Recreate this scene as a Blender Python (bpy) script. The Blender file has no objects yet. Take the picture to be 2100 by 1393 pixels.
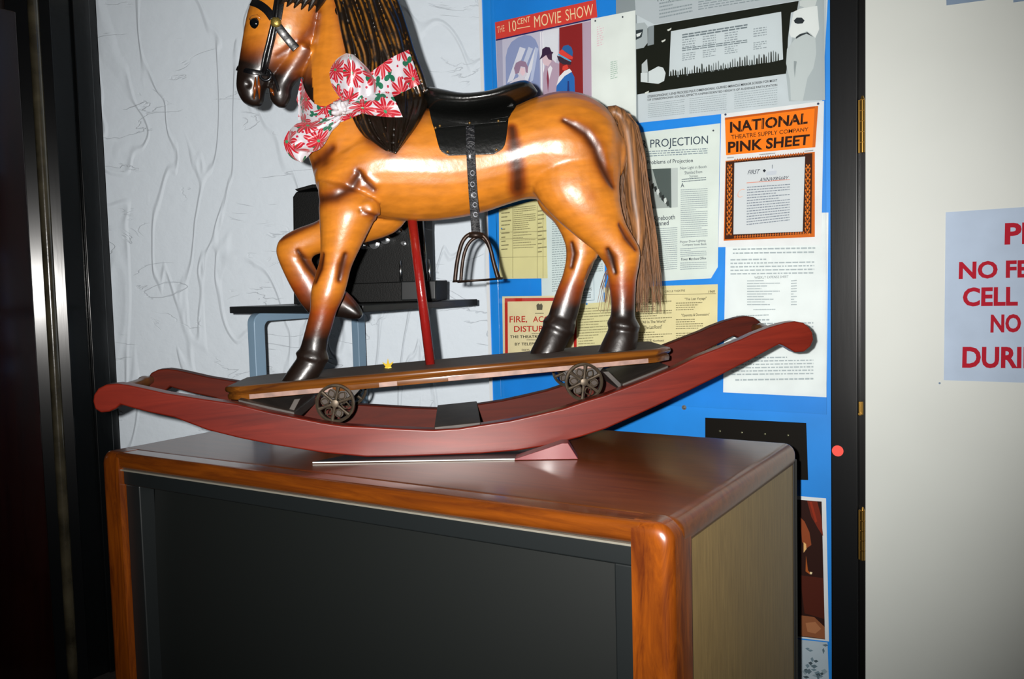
import bpy, bmesh, math, random
import numpy as np
from mathutils import Vector, Matrix
from mathutils.bvhtree import BVHTree

sc = bpy.context.scene
random.seed(7)
# ------------------------------------------------------------------ camera
F = 1800.0; PITCH = math.radians(3.7); ROLL = math.radians(-1.5); YAW = math.radians(32)
CX, CY, CAMZ = 1050.0, 696.5, 1.25
cr, sr, cp, sp = math.cos(ROLL), math.sin(ROLL), math.cos(PITCH), math.sin(PITCH)
MW = np.array([[cr, -sr, 0], [sr, cr, 0], [0, 0, 1]]) @ np.array([[1, 0, 0], [0, -sp, -cp], [0, cp, -sp]]) \
     @ np.array([[math.cos(YAW), math.sin(YAW), 0], [-math.sin(YAW), math.cos(YAW), 0], [0, 0, 1]])
cam_d = bpy.data.cameras.new('camera'); cam = bpy.data.objects.new('camera', cam_d)
sc.collection.objects.link(cam); sc.camera = cam
cam_d.lens = 36 * F / 2100; cam_d.sensor_width = 36; cam_d.clip_start = 0.02
CAMM = Matrix(((MW[0][0], -MW[1][0], -MW[2][0], 0), (MW[0][1], -MW[1][1], -MW[2][1], 0),
               (MW[0][2], -MW[1][2], -MW[2][2], CAMZ), (0, 0, 0, 1)))
cam.matrix_world = CAMM
# ------------------------------------------------------------------ world, flash, exposure
wd = bpy.data.worlds.new('world'); sc.world = wd; wd.use_nodes = True
wd.node_tree.nodes['Background'].inputs[0].default_value = (0.8, 0.88, 1.0, 1)
wd.node_tree.nodes['Background'].inputs[1].default_value = 0.02
fl_d = bpy.data.lights.new('camera_flash', 'SPOT'); fl = bpy.data.objects.new('camera_flash', fl_d)
sc.collection.objects.link(fl)
fl.matrix_world = CAMM @ Matrix.Translation((-0.05, 0.022, 0.0)) @ Matrix.Rotation(math.radians(5), 4, 'X')
fl_d.energy = 330; fl_d.shadow_soft_size = 0.009; fl_d.color = (1.0, 0.97, 0.93)
fl_d.spot_size = math.radians(88); fl_d.spot_blend = 1.0
vs = sc.view_settings
sc.display_settings.display_device = 'sRGB'
vs.view_transform = 'Standard'; vs.look = 'None'; vs.exposure = -0.38; vs.gamma = 1.0; vs.use_curve_mapping = False

# ------------------------------------------------------------------ geometry helpers
CAM0 = np.array([0, 0, CAMZ])
def ray(px, py): return MW.T @ np.array([(px - CX) / F, (py - CY) / F, 1.0])
def onY(px, py, Y): r = ray(px, py); return r * (Y / r[1]) + CAM0
def onX(px, py, X): r = ray(px, py); return r * (X / r[0]) + CAM0
def onZ(px, py, Z): r = ray(px, py); return r * ((Z - CAMZ) / r[2]) + CAM0

def lin(h):
    h = h.lstrip('#'); o = []
    for i in (0, 2, 4):
        v = int(h[i:i + 2], 16) / 255
        o.append(v / 12.92 if v <= 0.04045 else ((v + 0.055) / 1.055) ** 2.4)
    return (*o, 1.0)

MATS = {}
def mat(name, col, rough=0.5, metal=0.0, coat=0.0, spec=0.5, noise=0.0, nscale=30, bump=0.0, bscale=60, stretch=None, coat_rough=0.08):
    if name in MATS: return MATS[name]
    if isinstance(col, str): col = lin(col)
    m = bpy.data.materials.new(name); m.use_nodes = True; MATS[name] = m
    nt = m.node_tree; b = nt.nodes['Principled BSDF']
    b.inputs['Base Color'].default_value = col; b.inputs['Roughness'].default_value = rough
    b.inputs['Metallic'].default_value = metal; b.inputs['Coat Weight'].default_value = coat
    b.inputs['Coat Roughness'].default_value = coat_rough
    b.inputs['Specular IOR Level'].default_value = spec
    m.diffuse_color = col
    if noise or bump:
        tc = nt.nodes.new('ShaderNodeTexCoord'); mp = nt.nodes.new('ShaderNodeMapping')
        nt.links.new(tc.outputs['Object'], mp.inputs[0])
        if stretch: mp.inputs['Scale'].default_value = stretch
        if noise:
            n = nt.nodes.new('ShaderNodeTexNoise'); n.inputs['Scale'].default_value = nscale; n.inputs['Detail'].default_value = 5
            nt.links.new(mp.outputs[0], n.inputs['Vector'])
            mx = nt.nodes.new('ShaderNodeMix'); mx.data_type = 'RGBA'
            mx.inputs['A'].default_value = [max(0, c * (1 - noise)) for c in col[:3]] + [1]
            mx.inputs['B'].default_value = [min(1, c * (1 + noise)) for c in col[:3]] + [1]
            rp = nt.nodes.new('ShaderNodeMapRange'); rp.inputs[1].default_value = 0.35; rp.inputs[2].default_value = 0.65
            nt.links.new(n.outputs['Fac'], rp.inputs[0]); nt.links.new(rp.outputs[0], mx.inputs['Factor'])
            nt.links.new(mx.outputs['Result'], b.inputs['Base Color'])
        if bump:
            n = nt.nodes.new('ShaderNodeTexNoise'); n.inputs['Scale'].default_value = bscale; n.inputs['Detail'].default_value = 6
            nt.links.new(mp.outputs[0], n.inputs['Vector'])
            bp = nt.nodes.new('ShaderNodeBump'); bp.inputs['Strength'].default_value = bump; bp.inputs['Distance'].default_value = 0.01
            nt.links.new(n.outputs['Fac'], bp.inputs['Height']); nt.links.new(bp.outputs[0], b.inputs['Normal'])
    return m

def wood(name, c1, c2, axis='X', rough=0.3, coat=0.3, scale=14, dist=4.0, stretch=12.0, coat_rough=0.1):
    if name in MATS: return MATS[name]
    m = bpy.data.materials.new(name); m.use_nodes = True; MATS[name] = m
    nt = m.node_tree; b = nt.nodes['Principled BSDF']
    b.inputs['Roughness'].default_value = rough; b.inputs['Coat Weight'].default_value = coat; b.inputs['Coat Roughness'].default_value = coat_rough
    tc = nt.nodes.new('ShaderNodeTexCoord'); mp = nt.nodes.new('ShaderNodeMapping')
    s = [stretch] * 3; s['XYZ'.index(axis)] = 1.0; mp.inputs['Scale'].default_value = s
    nt.links.new(tc.outputs['Object'], mp.inputs[0])
    n = nt.nodes.new('ShaderNodeTexNoise'); n.inputs['Scale'].default_value = scale / 4; n.inputs['Detail'].default_value = 8
    n.inputs['Roughness'].default_value = 0.65; n.inputs['Distortion'].default_value = dist * 0.25
    nt.links.new(mp.outputs[0], n.inputs['Vector'])
    r = nt.nodes.new('ShaderNodeValToRGB'); r.color_ramp.elements[0].position = 0.32; r.color_ramp.elements[1].position = 0.68
    r.color_ramp.elements[0].color = lin(c1); r.color_ramp.elements[1].color = lin(c2)
    nt.links.new(n.outputs['Fac'], r.inputs[0]); nt.links.new(r.outputs[0], b.inputs['Base Color'])
    m.diffuse_color = lin(c2)
    return m

def link(name, me, parent=None):
    o = bpy.data.objects.new(name, me); sc.collection.objects.link(o)
    if parent is not None: o.parent = parent
    return o

def tag(o, label, cat, group=None):
    o['label'] = label; o['category'] = cat
    if group: o['group'] = group
    return o

def thing(name, label, cat, loc=(0, 0, 0), group=None):
    o = bpy.data.objects.new(name, None); sc.collection.objects.link(o); o.location = loc
    o.empty_display_size = 0.05
    return tag(o, label, cat, group)

def root_inv(parent):
    p = parent; M = Matrix.Identity(4)
    while p is not None:
        M = p.matrix_basis @ M; p = p.parent
    return M.inverted()

class MB:
    """collects geometry (with a material index per face)"""
    def __init__(s): s.v = []; s.f = []; s.mi = []; s.uv = None
    def add(s, vs_, fs, mi=0):
        o = len(s.v); s.v += [tuple(map(float, p)) for p in vs_]
        for f in fs: s.f.append(tuple(i + o for i in f)); s.mi.append(mi)
    def box(s, lo, hi, mi=0):
        x0, y0, z0 = lo; x1, y1, z1 = hi
        s.add([(x0, y0, z0), (x1, y0, z0), (x1, y1, z0), (x0, y1, z0), (x0, y0, z1), (x1, y0, z1), (x1, y1, z1), (x0, y1, z1)],
              [(0, 3, 2, 1), (4, 5, 6, 7), (0, 1, 5, 4), (1, 2, 6, 5), (2, 3, 7, 6), (3, 0, 4, 7)], mi)
    def tube(s, pts, r, n=10, mi=0, cap=True, flat=None):
        """round tube along pts; r number or list; flat=(dir, factor) squashes along dir"""
        pts = [np.array(p, float) for p in pts]; N = len(pts)
        rs = [r] * N if np.isscalar(r) else list(r)
        prev = None; rings = []
        for i in range(N):
            t = pts[min(i + 1, N - 1)] - pts[max(i - 1, 0)]
            t = t / (np.linalg.norm(t) + 1e-12)
            if prev is None:
                ref = np.array([0, 0, 1.0]) if abs(t[2]) < 0.9 else np.array([1.0, 0, 0])
                u = np.cross(t, ref)
            else: u = prev - t * (prev @ t)
            u /= (np.linalg.norm(u) + 1e-12); prev = u; w = np.cross(t, u)
            ring = []
            for k in range(n):
                a = 2 * math.pi * k / n
                d = (u * math.cos(a) + w * math.sin(a)) * rs[i]
                if flat is not None:
                    fd = np.array(flat[0]); d = d - fd * (d @ fd) * (1 - flat[1])
                ring.append(pts[i] + d)
            rings.append(ring)
        s.loft(rings, cap, mi)
    def loft(s, rings, cap=True, mi=0, closed=True):
        n = len(rings[0]); vs_ = [p for r in rings for p in r]; fs = []
        for i in range(len(rings) - 1):
            for k in range(n if closed else n - 1):
                a = i * n + k; b = i * n + (k + 1) % n
                fs.append((a, b, b + n, a + n))
        if cap and closed:
            fs.append(tuple(range(n - 1, -1, -1))); fs.append(tuple((len(rings) - 1) * n + k for k in range(n)))
        s.add(vs_, fs, mi)
    def prism(s, poly, vec, mi=0):
        n = len(poly); poly = [np.array(p, float) for p in poly]; vec = np.array(vec, float)
        s.add(poly + [p + vec for p in poly],
              [tuple(range(n - 1, -1, -1)), tuple(range(n, 2 * n))] + [(k, (k + 1) % n, (k + 1) % n + n, k + n) for k in range(n)], mi)
    def build(s, name, m, parent=None, smooth=False, bevel=0, bseg=3, local=False, fix=True, angle=None):
        vs_ = s.v
        if parent is not None and not local:
            I = root_inv(parent); vs_ = [tuple(I @ Vector(p)) for p in s.v]
        me = bpy.data.meshes.new(name); me.from_pydata(vs_, [], s.f)
        ms = m if isinstance(m, (list, tuple)) else [m]
        for q in ms: me.materials.append(q)
        me.polygons.foreach_set('material_index', s.mi)
        if fix:
            bm = bmesh.new(); bm.from_mesh(me); bmesh.ops.recalc_face_normals(bm, faces=bm.faces); bm.to_mesh(me); bm.free()
        if smooth: me.polygons.foreach_set('use_smooth', [True] * len(me.polygons))
        me.update()
        o = link(name, me, parent)
        if bevel:
            b = o.modifiers.new('bevel', 'BEVEL'); b.width = bevel; b.segments = bseg; b.limit_method = 'ANGLE'; b.angle_limit = math.radians(35)
            me.polygons.foreach_set('use_smooth', [True] * len(me.polygons))
            wn = o.modifiers.new('wn', 'WEIGHTED_NORMAL'); wn.keep_sharp = True
        if angle:
            me.polygons.foreach_set('use_smooth', [True] * len(me.polygons))
            try: me.set_sharp_from_angle(angle=math.radians(angle))
            except Exception: pass
        return o

def struct(o): o['kind'] = 'structure'; return o

# ------------------------------------------------------------------ materials of the setting
BLUE = mat('blue_wall_paint', '#1a86e0', rough=0.45, noise=0.05, nscale=9)
BLACKGLOSS = mat('black_gloss_paint', '#0b0d0e', rough=0.22, coat=0.3, bump=0.04, bscale=25)
WHITEDOOR = mat('white_door_paint', '#d4d9d4', rough=0.5, noise=0.02, nscale=4)
def plaster():
    m = bpy.data.materials.new('white_textured_plaster'); m.use_nodes = True
    nt = m.node_tree; b = nt.nodes['Principled BSDF']; b.inputs['Roughness'].default_value = 0.6
    b.inputs['Base Color'].default_value = lin('#e8f3fd')
    tc = nt.nodes.new('ShaderNodeTexCoord')
    def ridged(scale, stretch, lo, det, dist=1.2):
        """thin raised lines where a stretched noise crosses its middle value"""
        mp_ = nt.nodes.new('ShaderNodeMapping'); mp_.inputs['Scale'].default_value = stretch; nt.links.new(tc.outputs['UV'], mp_.inputs[0])
        n = nt.nodes.new('ShaderNodeTexNoise'); n.inputs['Scale'].default_value = scale; n.inputs['Detail'].default_value = det; n.inputs['Distortion'].default_value = dist
        nt.links.new(mp_.outputs[0], n.inputs['Vector'])
        a = nt.nodes.new('ShaderNodeMath'); a.operation = 'SUBTRACT'; a.inputs[1].default_value = 0.5; nt.links.new(n.outputs['Fac'], a.inputs[0])
        c = nt.nodes.new('ShaderNodeMath'); c.operation = 'ABSOLUTE'; nt.links.new(a.outputs[0], c.inputs[0])
        r = nt.nodes.new('ShaderNodeMapRange'); r.interpolation_type = 'SMOOTHSTEP'; r.inputs[1].default_value = 0; r.inputs[2].default_value = lo; r.inputs[3].default_value = 1; r.inputs[4].default_value = 0
        nt.links.new(c.outputs[0], r.inputs[0]); return r.outputs[0]
    def op(o, a, b_):
        n = nt.nodes.new('ShaderNodeMath'); n.operation = o
        for k, x in enumerate((a, b_)):
            if isinstance(x, (int, float)): n.inputs[k].default_value = x
            else: nt.links.new(x, n.inputs[k])
        return n.outputs[0]
    r1 = ridged(3.6, (1.7, 0.42, 1), 0.03, 2.0, 0.8); r2 = ridged(6.0, (0.55, 1.5, 1), 0.012, 4)
    gn = nt.nodes.new('ShaderNodeTexNoise'); gn.inputs['Scale'].default_value = 4.5; gn.inputs['Detail'].default_value = 2; nt.links.new(tc.outputs['UV'], gn.inputs['Vector'])
    gt = nt.nodes.new('ShaderNodeMapRange'); gt.inputs[1].default_value = 0.52; gt.inputs[2].default_value = 0.6; nt.links.new(gn.outputs['Fac'], gt.inputs[0])
    n2 = nt.nodes.new('ShaderNodeTexNoise'); n2.inputs['Scale'].default_value = 26; n2.inputs['Detail'].default_value = 6; nt.links.new(tc.outputs['UV'], n2.inputs['Vector'])
    hgt = op('ADD', op('MULTIPLY', r1, 0.32), op('MULTIPLY', n2.outputs['Fac'], 0.22)); hgt = op('SUBTRACT', hgt, op('MULTIPLY', op('MULTIPLY', r2, gt.outputs[0]), 0.3))
    bp = nt.nodes.new('ShaderNodeBump'); bp.inputs['Strength'].default_value = 0.6; bp.inputs['Distance'].default_value = 0.02
    nt.links.new(hgt, bp.inputs['Height']); nt.links.new(bp.outputs[0], b.inputs['Normal'])
    return m
PLASTER = plaster()

# ------------------------------------------------------------------ room shell
WY = 2.12                                   # plane of the blue wall
XB0 = float(onY(997, 350, WY)[0]); XB1 = float(onY(1709, 697, WY)[0]); XF1 = float(onY(1776, 697, WY)[0])
ZC = 2.55
fdir = np.array([-math.sin(YAW), math.cos(YAW), 0]); rdir = np.array([math.cos(YAW), math.sin(YAW), 0])
DP = 2.9                                    # distance of the slanting plaster wall
r_ = ray(247, 915); pl = r_ * (DP / (r_ @ fdir)); UL = float(pl @ rdir)
UR = (XB0 + DP * math.sin(YAW)) / math.cos(YAW)
PA = rdir * UL + fdir * DP; PB = rdir * UR + fdir * DP
b = MB(); b.box((-4.5, -1.2, -0.05), (2.6, 3.6, 0))
struct(b.build('floor', mat('dark_carpet', '#2a2522', rough=0.95, noise=0.3, nscale=120)))
b = MB(); b.box((-4.5, -1.2, ZC), (2.6, 3.6, ZC + 0.05)); struct(b.build('ceiling', mat('ceiling_paint', '#b9b6ae', rough=0.8)))
b = MB(); b.box((XB0, WY, 0), (XB1, WY + 0.1, ZC)); b.box((XB1, WY + 0.08, 0), (2.2, WY + 0.14, ZC)); struct(b.build('wall_back', BLUE))
# plaster wall (uv in metres)
nrm = fdir * 0.08
me = bpy.data.meshes.new('wall_corner')
vv = [PA, PB, PB + np.array([0, 0, ZC]), PA + np.array([0, 0, ZC])]; vv = [np.array(p) for p in vv]
me.from_pydata([tuple(p) for p in vv] + [tuple(p + nrm) for p in vv], [], [(0, 1, 2, 3), (7, 6, 5, 4), (0, 3, 7, 4), (1, 5, 6, 2)])
uvl = me.uv_layers.new(name='UVMap'); wlen = np.linalg.norm(PB - PA)
for p in me.polygons:
    for li in p.loop_indices:
        vi = me.loops[li].vertex_index; uvl.data[li].uv = ((0, wlen, wlen, 0)[vi % 4], (0, 0, ZC, ZC)[vi % 4])
me.materials.append(PLASTER); struct(link('wall_corner', me))
b = MB(); b.box((XB0 - 0.0, WY + 0.1, 0), (XB0 + 0.05, PB[1] + 0.05, ZC)); struct(b.build('wall_return', mat('white_wall_paint', '#d8dde0', rough=0.6)))
# thin white arris along the blue wall's left edge
b = MB(); b.box((XB0 - 0.008, WY - 0.003, 0), (XB0 + 0.002, WY + 0.1, ZC)); struct(b.build('trim_1', mat('white_trim_paint', '#e4e8ea', rough=0.5)))
# left wall with black door frame and dark door
XL = float(PA[0])
def yat(px): r = ray(px, 700); return float(r[1] / r[0] * XL)
y125, y100 = yat(128), yat(104)
b = MB(); b.box((XL - 0.12, -1.2, 0), (XL - 0.06, PA[1] + 0.1, ZC)); struct(b.build('wall_left', mat('dark_left_wall', '#1a0f0a', rough=0.5)))
b = MB(); b.box((XL - 0.06, y125, 0), (XL, PA[1] + 0.0, ZC)); b.box((XL, y125 + 0.09, 0), (XL + 0.012, PA[1] - 0.03, ZC))
struct(b.build('trim_2', BLACKGLOSS, bevel=0.004))
def xyw(px, y): r = ray(px, 640); return np.array([r[0] * y / r[1], y, 0])
Q1 = xyw(139, yat(139)); rm_ = ray(92, 600); rm_[2] = 0; rm_ /= np.linalg.norm(rm_); pd = np.array([rm_[1], -rm_[0], 0])   # board runs square to the sight line
r_ = ray(48, 640); r_[2] = 0
k_ = (Q1 @ rm_) / (r_ @ rm_); Q2 = r_ * k_
b = MB(); b.prism([Q2, Q1, Q1 + rm_ * .03, Q2 + rm_ * .03], (0, 0, ZC)); struct(b.build('trim_3', mat('black_satin_board', '#090b0d', rough=.2, spec=.4, bump=.05, bscale=14, stretch=(1, 1, .08)), bevel=.002))
r_ = ray(105, 640); r_[2] = 0; Q3 = r_ * ((Q1 @ rm_) / (r_ @ rm_))
b = MB(); b.tube([Q3 + np.array([0, 0, z]) for z in np.linspace(0, ZC, 40)], 0.016, n=20)
struct(b.build('trim_6', mat('worn_dark_bead', '#3f3a2c', rough=.2, coat=.6, spec=.8, noise=.6, nscale=9, bump=.15, bscale=11), smooth=True))
dr = thing('door_2', 'dark reddish brown glossy door at the left edge beside the black frame', 'door'); struct(dr)
b = MB(); b.box((XL - 0.055, -0.2, 0.01), (XL - 0.012, float(Q2[1]) + 0.012, 2.1))
b.build('door_panel', wood('dark_door_wood', '#100302', '#200906', 'Z', rough=0.2, coat=0.8, scale=10), dr, bevel=0.004)
# right: black frame, white door
b = MB(); b.box((XB1, WY - 0.03, 0), (XF1 - 0.012, WY + 0.08, ZC)); struct(b.build('trim_4', mat('black_satin_paint', '#0a0c0e', rough=0.3, coat=0.0, spec=.6, bump=.05, bscale=12, stretch=(1, 1, .1)), bevel=0.003))
b = MB(); b.box((XF1 - 0.012, WY - 0.012, 0), (XF1, WY + 0.08, ZC)); struct(b.build('trim_5', mat('black_rebate', '#060606', rough=0.3)))
dw = thing('door_1', 'white painted door hung on brass hinges at the right', 'door', (XF1 + 0.4, WY, 0)); struct(dw)
b = MB(); b.box((XF1 + 0.002, WY - 0.022, 0.01), (XF1 + 0.83, WY + 0.02, 2.3)); b.build('door_panel', WHITEDOOR, dw, bevel=0.002)
BRASS = mat('tarnished_brass', '#a07c3a', rough=0.32, metal=0.9)
for (yt, yb) in ((203, 312), (1048, 1150)):
    zt = float(onY(1778, yt, WY - 0.03)[2]); zb = float(onY(1778, yb, WY - 0.03)[2])
    b = MB(); n = 5
    for k in range(n):
        z0 = zb + (zt - zb) * k / n; z1 = zb + (zt - zb) * (k + 0.93) / n
        b.tube([(XF1 - 0.002, WY - 0.030, z0), (XF1 - 0.002, WY - 0.030, z1)], 0.0055, n=14)
    b.tube([(XF1 - 0.002, WY - 0.030, zt), (XF1 - 0.002, WY - 0.030, zt + 0.008)], [0.005, 0.002], n=12)
    b.box((XF1 - 0.011, WY - 0.0295, zb), (XF1 + 0.002, WY - 0.0235, zt))
    b.build('hinge', BRASS, dw, angle=40)
p0 = onY(1764, 838, WY - 0.032)
kc = MB(); kc.box(p0 + np.array([-0.003, -0.004, -0.016]), p0 + np.array([0.003, 0.004, 0.016])); kc.tube([p0 + np.array([0.004, 0, -.014]), p0 + np.array([0.004, 0, .016])], .003, n=8)
kc.tube([p0 + np.array([0.0, 0.002, -.012]), p0 + np.array([0.0, -0.006, -.012])], .004, n=10)
tag(kc.build('door_catch', BRASS, bevel=0.0008), 'tiny brass catch on the black door frame beside the white door', 'catch')
p0 = onY(1718, 925, WY - 0.031)
kc = MB(); kc.tube([p0 + np.array([0, 0.001, 0]), p0 + np.array([0, -0.0006, 0])], 0.0127, n=36)
tag(kc.build('dot_sticker', mat('coral_red_sticker', '#ff5548', rough=0.6)), 'round coral red dot sticker on the black door frame', 'sticker')

# ------------------------------------------------------------------ pinned papers on the blue wall
dg_font = []
def text_quads(s, bold=0.0, shear=0.0):
    """glyph mesh of a string in a unit box (u right, v down)"""
    cu = bpy.data.curves.new('glyphs', 'FONT'); cu.body = s; cu.size = 1; cu.offset = bold; cu.shear = shear; cu.resolution_u = 3
    o = bpy.data.objects.new('glyphs', cu); sc.collection.objects.link(o)
    dg = bpy.context.evaluated_depsgraph_get(); me = bpy.data.meshes.new_from_object(o.evaluated_get(dg))
    co = np.array([v.co[:2] for v in me.vertices]); fs = [tuple(p.vertices) for p in me.polygons]
    bpy.data.objects.remove(o); bpy.data.curves.remove(cu); bpy.data.meshes.remove(me)
    lo, hi = co.min(0), co.max(0); co = (co - lo) / (hi - lo); co[:, 1] = 1 - co[:, 1]
    return co, fs
INKS = {}
def ink(hexc):
    if hexc not in INKS: INKS[hexc] = mat('ink_' + hexc.lstrip('#'), hexc, rough=0.7, spec=0.2)
    return INKS[hexc]

class Paper:
    """a flat sheet on the wall plane Y, given by its four corners, with print on it"""
    def __init__(s, name, label, cat, corners, Y, color, group=None, thick=0.0005, rough=0.65, extra=None):
        s.Y = Y; s.c = [np.array(p, float) for p in corners]
        pts = [onY(p[0], p[1], Y) for p in corners]
        ctr = sum(pts) / len(pts)
        s.root = thing(name, label, cat, tuple(ctr), group)
        b = MB(); b.prism(pts, (0, thick, 0)); 
        b.build('sheet', mat('paper_' + color.lstrip('#'), color, rough=rough, noise=0.04, nscale=14, spec=0.3), s.root)
        s.m = MB(); s.inks = []; s.lvl = 0
    def mi(s, col):
        if col not in s.inks: s.inks.append(col)
        return s.inks.index(col)
    def yy(s): s.lvl += 1; return s.Y - 0.0002 - 0.000012 * s.lvl
    def poly(s, pts, col):
        y = s.yy(); i = s.mi(col)
        s.m.add([onY(p[0], p[1], y) for p in pts], [tuple(range(len(pts)))], i)
    def bil(s, q, u, v):
        a, b_, c, d = [np.array(p, float) for p in q]
        return (a * (1 - u) + b_ * u) * (1 - v) + (d * (1 - u) + c * u) * v
    def uv(s, u, v): return s.bil(s.c[:4], u, v)
    def sub(s, u0, v0, u1, v1): return [s.uv(u0, v0), s.uv(u1, v0), s.uv(u1, v1), s.uv(u0, v1)]
    def rect(s, u0, v0, u1, v1, col): s.poly(s.sub(u0, v0, u1, v1), col)
    def text(s, st, q, col, bold=0.0, shear=0.0):
        co, fs = text_quads(st, bold, shear); y = s.yy(); i = s.mi(col)
        s.m.add([onY(*s.bil(q, u, v), y) for u, v in co], fs, i)
    def lines(s, q, n, col, h=0.42, seed=0, full=0.9, word=(0.02, 0.075), gap=0.012):
        R = random.Random(seed); y = s.yy(); i = s.mi(col)
        for k in range(n):
            v0 = (k + 0.25) / n; v1 = (k + 0.25 + h) / n; u = 0.0; end = 1.0 if R.random() < full else R.uniform(0.4, 0.9)
            while u < end - 0.005:
                w = min(R.uniform(*word), end - u)
                s.m.add([onY(*s.bil(q, a, c_), y) for a, c_ in ((u, v0), (u + w, v0), (u + w, v1), (u, v1))], [(0, 1, 2, 3)], i)
                u += w + gap
    def frame(s, q, wu, wv, col):
        for (a, b_, c, d) in ((0, 0, 1, wv), (0, 1 - wv, 1, 1), (0, 0, wu, 1), (1 - wu, 0, 1, 1)):
            s.poly([s.bil(q, a, b_), s.bil(q, c, b_), s.bil(q, c, d), s.bil(q, a, d)], col)
    def pin(s, px, py, col='#2a3340', r=0.0022):
        p = onY(px, py, s.Y); b = MB()
        b.tube([p + np.array([0, 0, 0]), p + np.array([0, -0.0012, 0]), p + np.array([0, -0.002, 0])], [r, r, r * 0.4], n=12)
        b.build('pin', mat('pin_' + col.lstrip('#'), col, rough=0.4), s.root, smooth=True)
    def done(s):
        if s.m.f: s.m.build('print', [ink(c) for c in s.inks], s.root, fix=False)
        return s.root

L = [WY - 0.0012 - 0.0007 * k for k in range(8)]
# --- movie show picture
P = Paper('movie_poster', 'colour poster with red banner reading MOVIE SHOW above a couple in hats', 'poster',
          [(1015, 46), (1222, -1), (1218, 207), (1022, 233)], L[1], '#c9c4d2')
P.poly([(1018, 82), (1147, 57), (1147, 216), (1022, 233)], '#c4c3d6')
P.poly([(1018, 84), (1030, 81), (1033, 231), (1022, 233)], '#a9a8c0')
arch = [(1038, 231), (1037, 118), (1041, 100), (1049, 86), (1062, 77), (1076, 72), (1088, 73), (1098, 81), (1104, 95), (1107, 120), (1108, 221)]
P.poly(arch, '#8f9cc4')
for (a, w, cc) in ((1040, 12, '#d9dbe8'), (1058, 9, '#c4cbe0'), (1072, 11, '#dfe1ea'), (1086, 7, '#b9c3df')):
    P.poly([(a, 170), (a + w, 165), (min(a + w + 26, 1104), 100), (min(a + 26, 1098), 96)], cc)
for dx in (0, 4.2): P.poly([(1107.5 + dx, 66), (1110 + dx, 65.5), (1113 + dx, 222), (1110.5 + dx, 222)], '#f2f1f6')
P.poly([(1113, 64), (1146, 58), (1144, 110), (1140, 130), (1116, 125)], '#dfe2ea')
girl = [(1043, 231), (1045, 170), (1057, 161), (1066, 157), (1060, 150), (1059, 138), (1064, 130), (1074, 127), (1081, 132), (1083, 144), (1079, 156), (1074, 160), (1082, 168), (1087, 180), (1089, 226)]
P.poly(girl, '#d6d2dd'); P.poly([(1054, 140), (1058, 129), (1068, 124), (1078, 127), (1083, 138), (1082, 150), (1078, 148), (1077, 138), (1068, 136), (1064, 150), (1057, 152)], '#9a7f98')
P.poly([(1067, 139), (1076, 139), (1077, 150), (1072, 156), (1067, 150)], '#e8c9d2')
man = [(1113, 220), (1114, 150), (1118, 136), (1125, 128), (1133, 122), (1140, 129), (1148, 131), (1156, 136), (1154, 160), (1146, 216)]
P.poly(man, '#b7a0b4'); P.poly([(1123, 142), (1129, 134), (1133, 140), (1126, 165)], '#e9e7ee'); P.poly([(1121, 160), (1123, 140), (1126, 162), (1124, 190)], '#8c3c50')
P.poly([(1112, 121), (1115, 111), (1124, 106), (1130, 112), (1131, 126), (1124, 136), (1116, 133), (1113, 128)], '#ddc3cc')
P.poly([(1106, 123), (1111, 112), (1112, 101), (1119, 96), (1127, 97), (1131, 106), (1135, 107), (1132, 112), (1120, 113)], '#3a2440')
P.poly([(1120, 113), (1132, 110), (1132, 124), (1125, 122)], '#4a3048')
P.poly([(1147, 57), (1194, 47), (1196, 211), (1147, 217)], '#8e2425')
P.poly([(1194, 47), (1212, 43), (1214, 208), (1196, 211)], '#b8a3b6')
P.poly([(1140, 220), (1141, 180), (1146, 160), (1156, 148), (1168, 142), (1173, 149), (1178, 158), (1180, 214)], '#2d6db8')
P.poly([(1141, 176), (1146, 158), (1157, 146), (1168, 141), (1173, 147), (1158, 156), (1148, 168)], '#ecebee')
P.poly([(1162, 216), (1164, 166), (1167, 166), (1169, 216)], '#2a3a78')
P.poly([(1154, 136), (1163, 132), (1166, 140), (1158, 145), (1153, 143)], '#e0453a')
P.poly([(1142, 114), (1150, 117), (1162, 124), (1172, 127), (1170, 133), (1154, 132), (1146, 126)], '#3a2c3a')
P.poly([(1146, 107), (1152, 101), (1164, 110), (1175, 117), (1174, 122), (1162, 120), (1150, 115)], '#e2463c')
P.poly([(1152, 101), (1156, 94), (1165, 92), (1172, 97), (1175, 107), (1174, 116), (1164, 109)], '#2e66a2')
P.poly([(1145, 110), (1158, 117), (1172, 125), (1171, 127), (1158, 121), (1145, 113)], '#56b0d8')
P.poly([(1015, 46), (1222, -1), (1225, 35), (1017, 81)], '#d8433a')
P.poly([(1017, 81), (1212, 38), (1212, 41), (1017, 84)], '#2a2560')
P.text('THE', [(1019, 55), (1034, 51), (1035, 64), (1020, 68)], '#f0c9a0')
P.text('10', [(1043, 44), (1058, 41), (1059, 63), (1045, 66)], '#f2dfb0', -0.006)
P.text('CENT', [(1061, 39), (1087, 33), (1087, 45), (1061, 51)], '#f2dfb0')
P.poly([(1060, 58), (1087, 53), (1087, 54.5), (1060, 59.5)], '#f2dfb0')
P.text('MOVIE', [(1095, 33), (1150, 22), (1151, 46), (1096, 57)], '#f2dfb0', -0.006)
P.text('SHOW', [(1159, 20), (1216, 8), (1217, 31), (1161, 43)], '#f2dfb0', -0.006)
P.done()
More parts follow.
